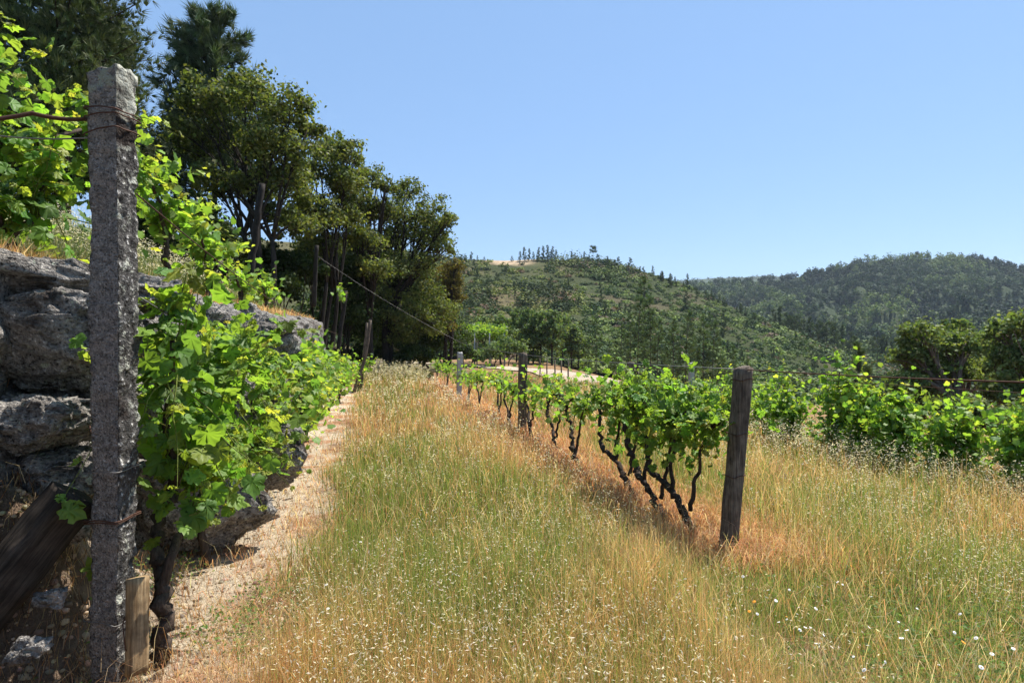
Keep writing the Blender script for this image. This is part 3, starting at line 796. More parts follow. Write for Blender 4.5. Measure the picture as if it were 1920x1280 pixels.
D = .13 * sst(edge / .16) + ow * sst(edge / .1) + .03 * fbm(np.stack([SS, Zw, 0 * SS], -1), 4, 5) - .22 * TT
D = np.where(TT > .97, D - .3, D) - .14 * sst((5.2 - wy[:, None]) / .8)
Wx = wx[:, None] + nx_[:, None] * D; Wy = wy[:, None] + ny_[:, None] * D
o = mesh('stone_wall', np.stack([Wx, Wy, Zw], -1).reshape(-1, 3), gridq(np.arange(na * nh).reshape(na, nh)), M_ROCK)
tag(o, 'rough granite retaining wall carrying the upper terrace behind the left row', 'stone wall')

# ------------------------------------------------------------------ grasses (stuff)
def blades(name, B, h, lean, az, w, c0, c1, label, face=None, mat=M_GRASS, curve=1.0):
    n = len(B)
    face = rng.uniform(0, pi, n) if face is None else face
    sx = np.stack([np.cos(face), np.sin(face), 0 * face], -1)
    ld = np.stack([np.cos(az), np.sin(az), 0 * az], -1)
    up = np.array([0, 0, 1.])
    mid = B + ld * (lean * h * .3)[:, None] + up * (h * .55 * np.sqrt(np.clip(1 - lean ** 2 * .3, .1, 1)))[:, None]
    tip = B + ld * (lean * h)[:, None] + up * (h * np.sqrt(np.clip(1 - lean ** 2, .02, 1)))[:, None]
    ww = (w / 2)[:, None]
    V = np.stack([B - sx * ww, B + sx * ww, mid + sx * ww * .8, mid - sx * ww * .8, tip], 1).reshape(-1, 3)
    k = np.arange(n)[:, None] * 5
    Q = k + np.array([[0, 1, 2, 3]]); T = k + np.array([[3, 2, 4]])
    cm = c0 * .4 + c1 * .6
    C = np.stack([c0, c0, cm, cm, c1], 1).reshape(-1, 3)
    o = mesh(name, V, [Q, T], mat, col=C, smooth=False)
    return tag(o, label, 'grass', kind='stuff')

def sample(n, y0, y1, u0, u1, p=1.3, marg=420):
    """points with density falling off with distance; kept to the seen wedge plus a margin"""
    Us, Ys = [], []
    tot = 0
    while tot < n:
        r = rng.random(n)
        a = 1 - p
        y = (y0 ** a + r * (y1 ** a - y0 ** a)) ** (1 / a)
        pxm = rng.uniform(-marg, 1920 + marg, n)
        X = (pxm - CX) / F * y; u = X + SL * y
        k = (u > u0) & (u < u1)
        Us.append(u[k]); Ys.append(y[k]); tot += k.sum()
        if len(Us) > 60: break
    u = np.concatenate(Us)[:n]; y = np.concatenate(Ys)[:n]
    return u, y, u - SL * y

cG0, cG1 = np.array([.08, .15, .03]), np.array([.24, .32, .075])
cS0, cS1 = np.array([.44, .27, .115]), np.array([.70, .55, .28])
cRd = np.array([.5, .23, .105])
def fieldmix(u, Y, X):
    """0 = dry straw, 1 = green"""
    g = .52 + .8 * n2(X, Y, .55, 3, 2.) + .42 * np.exp(-((u - .6) / .85) ** 2) * sst((Y - 2.6) / 1.2) - .4 * np.exp(-((u - 2.4) / .75) ** 2) * sst((Y - 3.8) / .8)
    g = g + .6 * sst((u - 3.2) / 1.8) * sst((5.2 - Y) / 1.6) - .3 * sst((u - 3.2) / 1.) * sst((Y - 5) / 2.)
    g = g + .45 * sst((X - .8) / .6) * sst((4.4 - Y) / .8)
    return np.clip(g, .04, .96)

nt_ = 19500                                   # tufts; about half of the blades grow in them
u, y, X = sample(nt_, 1.7, 32, -1.0, 9.5, 1.45)
nper = rng.poisson(6, len(u))
tw = np.repeat(np.arange(len(u)), nper)
du = .02 + .006 * y[tw]
u1, y1 = u[tw] + rng.normal(size=len(tw)) * du, y[tw] + rng.normal(size=len(tw)) * du
ts_h = rng.uniform(.7, 1.35, len(u))[tw]; ts_g = rng.uniform(-.45, .45, len(u))[tw]; ts_a = rng.uniform(0, 2 * pi, len(u))[tw]
u, y, X = sample(110000, 1.7, 32, -1.0, 9.5, 1.45); n = len(u)
ts_h = np.r_[ts_h, np.ones(n)]; ts_g = np.r_[ts_g, np.zeros(n)]; ts_a = np.r_[ts_a, rng.uniform(0, 2 * pi, n)]
u = np.r_[u1, u]; y = np.r_[y1, y]; X = u - SL * y
edge_ = sst((u + .56 + .025 * np.clip(y - 3, 0, 12) + .25 * n2(X, y, 2., 2)) / .4)
keep = rng.random(len(u)) < edge_ * (1 - .75 * np.exp(-((u - 2.6) / .55) ** 2) * sst((y - 4.1) / .6)) * (1 - .8 * sst(1.25 - np.hypot(X - 1.5, y - 3.05) / .35)) * (1 - .75 * np.exp(-((X - 1.5) / .3) ** 2 - ((y - 4.25) / .4) ** 2))
u, y, X, ts_h, ts_g, ts_a = u[keep], y[keep], X[keep], ts_h[keep], ts_g[keep], ts_a[keep]; n = len(u)
B = np.stack([X, y, gz(X, y) - .01], -1)
g = np.clip(fieldmix(u, y, X) + ts_g, .03, .97); isg = rng.random(n) < g * .85
hn = 1 + .35 * n2(X, y, .8, 2, 8.)
h = np.where(isg, rng.uniform(.16, .42, n), rng.uniform(.14, .46, n)) * hn * ts_h * (1 - .5 * np.exp(-((u - 2.4) / .6) ** 2) * sst((y - 3.6) / .6)) * (1 - .45 * sst((X - .8) / .5) * sst((4.3 - y) / .8)) * (1 - .5 * sst((u - 3.2) / 1.0) * sst((4.2 - y) / 1.2)) * (.75 + .25 * sst(y / 6))
red = rng.random(n) < .42 + .35 * np.exp(-((u - 2.3) / .8) ** 2) * sst((y - 4) / 1.5) + .25 * sst((3.6 - y) / .8) * (X < .9)
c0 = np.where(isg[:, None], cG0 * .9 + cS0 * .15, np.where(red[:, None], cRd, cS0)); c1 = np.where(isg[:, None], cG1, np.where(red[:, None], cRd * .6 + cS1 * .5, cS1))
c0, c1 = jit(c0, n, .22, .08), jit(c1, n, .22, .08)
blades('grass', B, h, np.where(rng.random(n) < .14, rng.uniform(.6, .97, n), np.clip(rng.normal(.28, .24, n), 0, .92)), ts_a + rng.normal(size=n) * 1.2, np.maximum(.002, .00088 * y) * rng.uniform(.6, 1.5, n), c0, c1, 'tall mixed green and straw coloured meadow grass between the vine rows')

# fallen reddish straw under the right row and beside the sandy strip
def straw_(nn, uc, us, y0, y1, cols, hs, label, lmin=.75, dz=.0, wmul=1.0, p=1.4, lim=None):
    u, y, X = sample(nn, y0, y1, uc - 3 * us, uc + 3 * us, p)
    k = rng.random(len(u)) < np.exp(-((u - uc) / us) ** 2)
    u, y, X = u[k], y[k], X[k]; n = len(u)
    B = np.stack([X, y, gz(X, y) + rng.uniform(0, .05, n) + dz], -1)
    c = cols[rng.integers(len(cols), size=n)]
    return blades('dry_straw', B, rng.uniform(hs[0], hs[1], n), rng.uniform(lmin, .98, n), rng.uniform(0, 2 * pi, n), np.maximum(.002, .00095 * y) * rng.uniform(.6, 1.4, n) * wmul, jit(c * .9, n, .2, .08), jit(c * 1.1, n, .2, .08), label)
CR = np.array([[.5, .25, .12], [.6, .37, .19], [.44, .19, .09], [.68, .5, .29]])
CSD = np.array([[.5, .3, .16], [.62, .45, .28], [.48, .23, .11], [.7, .56, .36]])
straw_(44000, 2.62, .66, 4.15, 30, CR, (.1, .32), 'tangled reddish straw lying along the foot of the right row')
straw_(22000, -.72, .34, 2.2, 24, CSD, (.05, .16), 'short reddish dry straw along the sandy strip below the left row', .6)
straw_(9000, -1.45, .35, 2.0, 8, np.array([[.5, .3, .14], [.4, .2, .09], [.6, .45, .28]]), (.04, .16), 'scattered dry stalks on the sandy bank under the left row', .3)
# pale broken straw on top of the field
straw_(13000, 1.2, 1.5, 2.0, 14, np.array([[.7, .58, .34], [.62, .46, .24], [.55, .32, .15]]), (.12, .34), 'bleached broken stalks caught in the meadow grass', .55, dz=.1, wmul=.8)
straw_(10000, 4.6, 1.4, 2.0, 12, np.array([[.7, .58, .34], [.62, .46, .24], [.55, .32, .15]]), (.12, .3), 'bleached broken stalks in the grass right of the weathered post', .55, dz=.06, wmul=.8)

# wild oats: stem with drooping pale spikelets
def oats(nn, y0, y1, u0, u1, hr, label, p=1.25, ns=10, cst=(.3, .27, .1), dens=None, sp=(.76, .7, .54)):
    u, y, X = sample(nn, y0, y1, u0, u1, p)
    if dens is not None:
        k = rng.random(len(u)) < dens(u, y, X); u, y, X = u[k], y[k], X[k]
    n = len(u); z = gz(X, y); h = rng.uniform(hr[0], hr[1], n)
    az = rng.uniform(0, 2 * pi, n); ln = rng.uniform(.05, .3, n)
    ld = np.stack([np.cos(az), np.sin(az), 0 * az], -1)
    B = np.stack([X, y, z], -1); tip = B + ld * (ln * h)[:, None] + np.array([0, 0, 1.]) * h[:, None]
    fa = rng.uniform(0, pi, n); sx = np.stack([np.cos(fa), np.sin(fa), 0 * fa], -1) * (np.maximum(.0011, .00045 * y))[:, None]
    V = np.stack([B - sx, B + sx, tip], 1).reshape(-1, 3); T = np.arange(3 * n).reshape(-1, 3)
    C = np.repeat(jit(np.array(cst), n, .3, .1), 3, 0)
    f = rng.uniform(.58, 1.0, (n, ns))
    c = B[:, None] + (tip - B)[:, None] * f[..., None]
    a2 = rng.uniform(0, 2 * pi, (n, ns)); rr = rng.uniform(.01, .06, (n, ns)) * (1.25 - f) * 2.4
    c = c + np.stack([np.cos(a2) * rr, np.sin(a2) * rr, -rng.uniform(.0, .05, (n, ns))], -1)
    c = c.reshape(-1, 3); m = len(c)
    size = np.repeat(np.maximum(.018, .0041 * y), ns) * rng.uniform(.7, 1.25, m)
    t = unit(np.array([0, 0, -.3]) + .8 * rng.normal(size=(m, 3)) * [1, 1, .6]); nn_ = unit(rng.normal(size=(m, 3)) * .6 + [0, 0, .9])
    tm = RHOMB * np.array([.42, 1, 1])
    V2, Q2 = scatter(tm, RHQ, c, nn_, t, size)
    C2 = np.repeat(jit(np.array(sp), m, .15, .04), 4, 0)
    o = mesh('wild_oats', np.concatenate([V, V2]), [T, Q2 + len(V)], M_GRASS, col=np.concatenate([C, C2]), smooth=False)
    return tag(o, label, 'wild oats', kind='stuff')
oats(3000, 2.0, 28, -.5, 2.3, (.3, .56), 'wild oats with pale drooping seed heads in the meadow strip between the rows', ns=6, p=.75, dens=lambda u, y, X: np.clip(.36 + 1.2 * n2(X, y, 1.1, 3, 4.) + .25 * sst((y - 4) / 5) + .3 * sst((u - 1.) / 1.), .06, 1) * (1 - .75 * sst((X - .6) / .5) * sst((4.4 - y) / .6)))
oats(3600, 3.2, 20, 3.0, 7.6, (.28, .5), 'wild oats with pale seed heads in the grass before the second row', ns=6, p=.9, dens=lambda u, y, X: np.clip(.25 + .8 * sst((u - 3.2) / 2.5) + .8 * n2(X, y, 1.2, 3, 5.), .05, 1))
oats(1300, 5, 15, 5.9, 7.2, (.42, .7), 'tall greenish oats growing up through the second row of vines', ns=8, cst=(.14, .17, .06))
oats(500, 23, 33, -2.0, 1.9, (.5, .95), 'tall pale oats closing the far end of the meadow strip', ns=6, p=1.01, sp=(.5, .47, .33))

# upper terrace grass
def upper(nn, u0, u1, y0, y1, hr, cols, label, name='grass', p=1.3, lean=.35):
    u, y, X = sample(nn, y0, y1, u0, u1, p); n = len(u)
    B = np.stack([X, y, gz(X, y) - .01], -1); c = cols[rng.integers(len(cols), size=n)]
    return blades(name, B, rng.uniform(hr[0], hr[1], n), np.clip(rng.normal(lean, .25, n), 0, .95), rng.uniform(0, 2 * pi, n), np.maximum(.003, .0011 * y) * rng.uniform(.6, 1.5, n), jit(c * .85, n, .25, .08), jit(c * 1.1, n, .25, .08), label)
CS = np.array([[.66, .46, .22], [.58, .36, .16], [.5, .24, .1], [.7, .56, .34]])
upper(26000, -2.9, -2.1, 2.4, 22, (.1, .26), CS, 'short golden straw on the brink of the upper terrace', 'dry_straw', lean=.5)
upper(16000, -7.5, -2.7, 2.6, 18, (.15, .5), np.array([[.13, .18, .05], [.2, .22, .08], [.36, .32, .14], [.1, .15, .04]]), 'green grass on the slope of the upper terrace')
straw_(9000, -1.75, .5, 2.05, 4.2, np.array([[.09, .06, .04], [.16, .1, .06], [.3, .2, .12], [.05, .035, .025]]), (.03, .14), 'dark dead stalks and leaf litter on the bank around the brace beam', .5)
oats(1500, 3.2, 16, -7, -2.6, (.4, .8), 'pale seeding grass behind the vines of the upper terrace', ns=8, cst=(.2, .22, .08))
upper(9000, -1.2, 2.5, 28, 40, (.2, .5), np.array([[.1, .12, .04], [.2, .17, .07], [.07, .09, .03]]), 'rough shaded grass beneath the trees beyond the meadow')
upper(9000, 7.5, 12, 17, 27, (.15, .4), np.array([[.1, .14, .04], [.14, .18, .05], [.3, .26, .1]]), 'rough green grass beyond the second row', p=1.1)

# low green herbs at lower right and by the sandy strip
def herbs(nn, y0, y1, u0, u1, label, dens):
    u, y, X = sample(nn, y0, y1, u0, u1, 1.3); k = rng.random(len(u)) < dens(u, y, X); u, y, X = u[k], y[k], X[k]; n = len(u)
    rep = 7
    c = np.repeat(np.stack([X, y, gz(X, y)], -1), rep, 0) + rng.normal(size=(n * rep, 3)) * [.03, .03, .0] + np.array([0, 0, 1.]) * rng.uniform(.01, .14, (n * rep, 1))
    m = len(c)
    V, Q = scatter(RHOMB * [.8, 1, 1], RHQ, c, unit(rng.normal(size=(m, 3)) * .6 + [0, 0, 1]), rnd(m), rng.uniform(.014, .035, m))
    o = mesh('herbs', V, Q, M_GRASS, col=np.repeat(jit(np.array([.13, .21, .05]), m, .3, .1), 4, 0), smooth=False)
    return tag(o, label, 'herbs', kind='stuff')
herbs(7500, 1.9, 4.8, 1.2, 6.5, 'low bright green herbs in the short grass at lower right', lambda u, y, X: np.clip(sst((X - .7) / .6) * sst((4.6 - y) / 1.2) * (.55 + n2(X, y, 1.6, 3, 3.)), 0, 1))
herbs(2500, 2.3, 6, -1.0, .1, 'low green herbs at the edge of the sandy strip', lambda u, y, X: np.clip(.0 + .6 * n2(X, y, 1.5, 3, 5.), 0, 1))
herbs(1500, 2.1, 4.4, -1.6, -.9, 'small weeds rooted around the foot of the left vines', lambda u, y, X: np.clip(.8 * n2(X, y, 2.5, 3, 6.) - .1, 0, 1))

# pebbles and sandy crumbs on the strip
u, y, X = sample(5200, 2.0, 9, -1.9, -.4, 1.3, 100); n = len(u)
V0, T0 = ico(1)
V, T = scatter(V0 * [1, 1, .65], T0, np.stack([X, y, gz(X, y)], -1), unit(rng.normal(size=(n, 3)) * .3 + [0, 0, 1]), rnd(n), rng.gamma(2., .0042, n).clip(.003, .04))
o = mesh('gravel', V, T, M_GRASS, col=np.repeat(jit(np.array([.5, .4, .3]), n, .3, .06), len(V0), 0), smooth=False)
tag(o, 'pale gravel and crumbs of granite on the sandy strip', 'gravel', kind='stuff')

# daisies
def daisy_mesh(name, mp, r=.0085, np_=11):
    V, Fq, mi = [], [], []
    def add(v, f, k):
        b = len(V); V.extend(v); Fq.extend([[i + b for i in q] for q in f]); mi.extend([k] * len(f))
    for i in range(np_):
        a = 2 * pi * i / np_; c, s = math.cos(a), math.sin(a); w = .28 * r * 1.6
        add([(c * .25 * r - s * w * .4, s * .25 * r + c * w * .4, .001), (c * .25 * r + s * w * .4, s * .25 * r - c * w * .4, .001), (c * r * 1.5 + s * w, s * r * 1.5 - c * w, -.001), (c * r * 1.5 - s * w, s * r * 1.5 + c * w, -.001)], [(0, 1, 2, 3)], 0)
    ring = [(math.cos(a) * r * .5, math.sin(a) * r * .5, .0015) for a in np.linspace(0, 2 * pi, 7)[:-1]]
    b = len(V); V.extend(ring + [(0, 0, .004)])
    tri = [[b + i, b + (i + 1) % 6, b + 6] for i in range(6)]
    st, sf = tube(np.array([(0, 0, -.19), (.006, 0, -.09), (0, 0, 0)]), .0012, 4, cap=False)
    s0 = len(V); V.extend(st.tolist())
    quads = Fq + (sf[0] + s0).tolist()
    mi = mi + [1] * 6 + [2] * len(sf[0])
    me_o = mesh(name, np.array(V), [np.array(Fq), np.array(tri), np.array(sf[0]) + s0], None, mats=[mp, M_YOLK, M_STEM], midx=mi, smooth=False)
    return me_o
M_STEM = plainmat('flower_stem', (.1, .16, .04), .7, 0, .2, 80, 0)
fl = daisy_mesh('daisy', M_PETAL)
tag(fl, 'small white daisy in the grass', 'flower', 'white daisies scattered in the grass')
fo = daisy_mesh('orange_flower', M_ORANGE)
tag(fo, 'small orange flower in the grass', 'flower', 'orange flowers scattered in the grass')
r_ = np.random.default_rng(21)
dpos = [(1393, 1080), (1407, 1100), (1380, 1195), (1420, 1150), (1460, 1165), (1475, 1160), (1500, 1180), (1520, 1175), (1530, 1205), (1545, 1190), (1560, 1212), (1570, 1195), (1495, 1150), (1510, 1175), (1570, 1090), (1580, 1095), (1630, 1175), (1685, 1165), (1690, 1195), (1620, 1255), (1700, 1180), (1790, 1185), (1830, 1195), (1860, 1225), (1840, 1250), (1900, 1215), (1350, 1265), (1660, 1240), (1760, 1245), (1480, 1105), (1440, 1105), (1455, 1125), (1600, 1230), (630, 1068), (612, 1095), (610, 1130), (585, 1150), (597, 1165), (615, 1140), (640, 1160), (650, 1100), (625, 1030), (676, 1015), (1730, 1170), (1880, 1180), (1555, 1160), (1530, 1140), (1720, 1140), (1800, 1150), (1640, 1140)]
def put(src, first, px, py, hh):
    o = src if first else src.copy()
    if not first: COL.objects.link(o)
    yv = 1.6 - hh
    Yd = yv / ((py - HY) / F - .0087)
    for _ in range(4):
        X = (px - CX) / F * Yd; Yd = (EYE - hh - float(gz(X, Yd))) / ((py - HY) / F)
    X = (px - CX) / F * Yd
    o.location = (X, Yd, float(gz(X, Yd)) + hh); o.rotation_euler = (r_.normal() * .35 - .25, r_.normal() * .35, r_.uniform(0, 6)); s = r_.uniform(.42, .75); o.scale = (s, s, s)
for i, (px, py) in enumerate(dpos): put(fl, i == 0, px, py, r_.uniform(.2, .3))
for i, (px, py) in enumerate([(1190, 1027), (1230, 1020), (1247, 1050), (1414, 1127), (1405, 1145), (1475, 1155), (1596, 1060), (1807, 1203), (1238, 1078)]): put(fo, i == 0, px, py, r_.uniform(.2, .28))

# ------------------------------------------------------------------ trees
def crown_leaves(blobs, nl, size, cols, clump=18, csp=.19, up=.45):
    """blobs (k,4): centre and radius, leaf clumps fill each one unevenly"""
    blobs = np.asarray(blobs, float); vol = blobs[:, 3] ** 2; vol /= vol.sum()
    C, NN, CC = [], [], []
    ends = []
    for b, v in zip(blobs, vol):
        m = max(40, int(nl * v)); k = max(8, int(clump * (b[3] / blobs[:, 3].mean()) ** 2) + 6)
        d = rnd(k); d[:, 2] = np.where(d[:, 2] < -.3, -d[:, 2] * .5, d[:, 2]); d = unit(d)
        cc = b[:3] + d * (b[3] * rng.uniform(.45, 1.02, (k, 1)))
        ends.append(cc)
        w = rng.gamma(1.6, 1, k); w /= w.sum()
        ci = rng.choice(k, m, p=w)
        rr = b[3] * csp * rng.uniform(.6, 1.3, k)
        off = rng.normal(size=(m, 3)) * rr[ci][:, None] * [1, 1, .7]
        C.append(cc[ci] + off); tint = rng.uniform(-.5, .5, k)
        NN.append(unit(off / (rr[ci][:, None] + 1e-6) * .5 + rng.normal(size=(m, 3)) * .6 + [0, 0, up]))
        q = np.clip(.42 + tint[ci] * .6 + .22 * rng.normal(size=m), 0, 1)[:, None]
        CC.append(cols[0] * (1 - q) + cols[1] * q)
    c = np.concatenate(C); n = np.concatenate(NN); col = jit(np.concatenate(CC), len(c), .18, .07)
    V, Q = scatter(RHOMB * [1.15, 1, 1.2], RHQ, c, n, rnd(len(c)), size * rng.uniform(.65, 1.35, len(c)))
    return V, Q, np.repeat(col, 4, 0), ends

def broadleaf(name, label, cat, base, blobs, nl, size, cols, stems=1, trad=.16, group=None, fork=.35, twigs=7, bark=(.034, .029, .024), mat=M_OAK, base_off=None):
    base = np.asarray(base, float); root = thing(name, label, cat, base, group)
    bl = np.asarray(blobs, float).copy(); bl[:, :3] -= base
    V, Q, C, ends = crown_leaves(bl, nl, size, cols)
    tb = MB()
    cen = bl[:, :3].mean(0); low = (bl[:, 2] - bl[:, 3]).min()
    ctr = []
    for s in range(stems):
        a = rng.uniform(0, 2 * pi); o = np.array([math.cos(a), math.sin(a), 0]) * (trad * 1.6 if stems > 1 else 0)
        fz = max(.6, fork * bl[:, 2].max() * rng.uniform(.8, 1.2))
        tgt = np.array([cen[0] * .45, cen[1] * .45, fz]) + o * 3 + rng.normal(size=3) * [.12, .12, 0]
        p = spline([o + [0, 0, -.3], o + (tgt - o) * .5 + rng.normal(size=3) * .1, tgt], 10)
        tb.add(*tube(p, np.linspace(trad * 1.15, trad * .75, 10), 9, rough=.05), col=bark); ctr.append(tgt)
    for i, b in enumerate(bl):
        t0 = ctr[i % stems]; e = b[:3] + [0, 0, b[3] * .3]
        mid = t0 * .5 + e * .5 + rng.normal(size=3) * .15 * b[3] + [0, 0, .1 * b[3]]
        p = spline([t0 - [0, 0, .1], mid, e], 10)
        tb.add(*tube(p, np.linspace(trad * .62, trad * .16, 10), 6, rough=.05), col=bark)
        for c in ends[i][:twigs]:
            q0 = p[rng.integers(4, 9)]
            q = spline([q0, (q0 + c) / 2 + rng.normal(size=3) * .08 * b[3], c], 6)
            tb.add(*tube(q, np.linspace(trad * .2, trad * .06, 6), 4, cap=False), col=bark)
    tb.build('trunk', M_BARK, root)
    mesh('crown', V, Q, mat, root, col=C, smooth=False)
    return root

def blobs_px(lst, Y, dj=1.0):
    out = []
    for (px, py, r) in lst:
        R_ = r / F * Y; y = Y + rng.uniform(-dj, dj) * R_
        out.append(list(P(px, py, y)) + [R_ * y / Y])
        out.append(list(P(px + rng.uniform(-.3, .3) * r, py + rng.uniform(-.1, .4) * r, y + R_ * 1.1)) + [R_ * .8])
    return out

O_D, O_L = np.array([.055, .08, .025]), np.array([.225, .255, .08])
oaks = [
 ('wide multi stemmed oak, tallest broadleaf tree behind the slanted stake', (500, 21.), [(385, 195, 60), (470, 185, 62), (545, 210, 52), (350, 265, 50), (430, 275, 66), (520, 285, 66), (578, 250, 34), (480, 355, 58), (400, 345, 45), (548, 350, 50), (560, 430, 45), (510, 410, 34)], 22., 25000, 4, .10),
 ('oak with a rounded crown standing just right of the widest oak', (600, 26.), [(625, 285, 44), (660, 292, 30), (600, 330, 52), (650, 350, 44), (590, 405, 54), (642, 420, 42), (600, 470, 45)], 26., 17000, 3, .10),
 ('slender oak with a straight bare trunk behind the leaning leafy stake', (697, 30.), [(690, 340, 34), (668, 390, 40), (712, 400, 34), (680, 455, 42), (722, 350, 22), (700, 510, 35)], 30., 13000, 1, .15),
 ('dark oak with a forked leaning trunk at the end of the meadow strip', (738, 33.), [(765, 362, 34), (760, 412, 48), (815, 402, 38), (838, 420, 22), (800, 452, 46), (735, 445, 40), (772, 508, 48), (832, 470, 24), (725, 520, 44), (790, 560, 48), (700, 560, 40), (830, 580, 36), (750, 640, 36), (765, 600, 42), (720, 600, 38), (805, 615, 36)], 33., 30000, 3, .17),
 ('olive brown oak on the right flank of the dark tree group', (835, 40.), [(835, 520, 28), (852, 502, 18), (815, 560, 34), (850, 560, 22), (822, 610, 34), (845, 540, 25)], 40., 12000, 2, .14)]
for lab, (bx, by), bl, Y, nl, st, tr_ in oaks:
    cols = (O_D, O_L) if 'olive' not in lab else (np.array([.065, .06, .02]), np.array([.22, .18, .055]))
    broadleaf('oak_tree', lab, 'oak tree', PX(bx, by, -.05), blobs_px(bl, Y), nl, .135, cols, st, tr_)

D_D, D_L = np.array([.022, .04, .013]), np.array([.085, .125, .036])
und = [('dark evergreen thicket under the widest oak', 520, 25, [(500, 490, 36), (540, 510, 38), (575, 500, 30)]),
       ('dark shady bush behind the upright far stake', 600, 29, [(585, 510, 45), (625, 530, 45), (600, 470, 40)]),
       ('ivy dark bush between the slender oak and the wall end', 655, 30, [(640, 560, 45), (670, 520, 45), (665, 600, 45)]),
       ('dense dark bush behind the forked oak trunk', 720, 38, [(700, 560, 50), (740, 600, 50), (710, 640, 45), (740, 530, 40)]),
       ('spreading shrub at the feet of the olive brown oak', 800, 41, [(780, 610, 40), (800, 650, 34), (830, 640, 28), (770, 650, 36)]),
       ('low dark shrub beside the meadow end under the forked oak', 760, 34, [(690, 665, 28), (770, 668, 26), (800, 672, 22)]),
       ('tall dark bush behind the slanted stake on the terrace', 430, 27, [(400, 430, 45), (450, 470, 45), (380, 480, 45), (350, 400, 40)]),
       ('dark bush on the terrace slope left of the slanted stake', 320, 24, [(300, 430, 50), (340, 480, 45), (270, 470, 50), (250, 400, 40)]),
       ('dark hedge like bush high on the terrace slope at the left edge', 60, 17, [(20, 330, 60), (100, 340, 55), (170, 350, 50), (-60, 320, 70)])]
und += [('dark leafy thicket filling the gap below the oaks beyond the terrace end', 640, 33, [(610, 590, 45), (650, 610, 45), (680, 580, 45), (690, 630, 40)]),
        ('dim green bush under the slender oak', 700, 36, [(690, 500, 45), (720, 470, 40), (660, 480, 45), (705, 560, 45)]),
        ('dark holly like shrub behind the olive brown oak trunk', 830, 44, [(800, 560, 40), (830, 590, 40), (850, 630, 34), (770, 590, 40)]),
        ('shaded bush at the foot of the widest oak', 480, 24, [(450, 520, 34), (490, 530, 34), (530, 540, 34)])]
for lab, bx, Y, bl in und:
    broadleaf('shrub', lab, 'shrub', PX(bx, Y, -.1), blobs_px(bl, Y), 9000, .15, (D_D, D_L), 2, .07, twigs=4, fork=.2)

# cork oaks below the terrace on the right
K_D, K_L = np.array([.075, .11, .036]), np.array([.27, .34, .12])
cork = [('cork oak with pale bent limbs rising left of the right edge trees', 1735, 25, [(1725, 632, 36), (1768, 655, 34), (1700, 665, 28), (1740, 690, 40), (1790, 700, 36), (1700, 725, 34), (1755, 745, 38), (1810, 650, 25)]),
        ('dark round cork oak standing behind the pale limbed one', 1830, 29, [(1795, 640, 30), (1835, 650, 38), (1820, 700, 40), (1865, 700, 38), (1790, 620, 22)]),
        ('large cork oak cut by the right edge of the picture', 1925, 24, [(1890, 625, 34), (1930, 612, 40), (1895, 675, 40), (1950, 680, 50), (1880, 735, 40), (1930, 750, 45), (1985, 640, 45)])]
for lab, bx, Y, bl in cork:
    broadleaf('cork_oak', lab, 'oak tree', PX(bx, Y, -.2), blobs_px(bl, Y), 17000, .15, (K_D, K_L), 2, .2, bark=(.15, .12, .095), fork=.45)
for lab, bx, Y, bl in [('low bush in the hollow under the cork oaks', 1780, 22, [(1740, 780, 40), (1800, 775, 40), (1850, 790, 40)]), ('bush between the second row of vines and the scrub hill', 1620, 26, [(1600, 745, 30), (1650, 750, 35), (1690, 765, 32)]),
                       ('shrub at the right edge below the largest cork oak', 1930, 20, [(1900, 790, 45), (1960, 780, 50)])]:
    broadleaf('shrub', lab, 'shrub', PX(bx, Y, -.1), blobs_px(bl, Y), 6000, .14, (K_D * .8, K_L * .8), 2, .06, twigs=4, fork=.2)

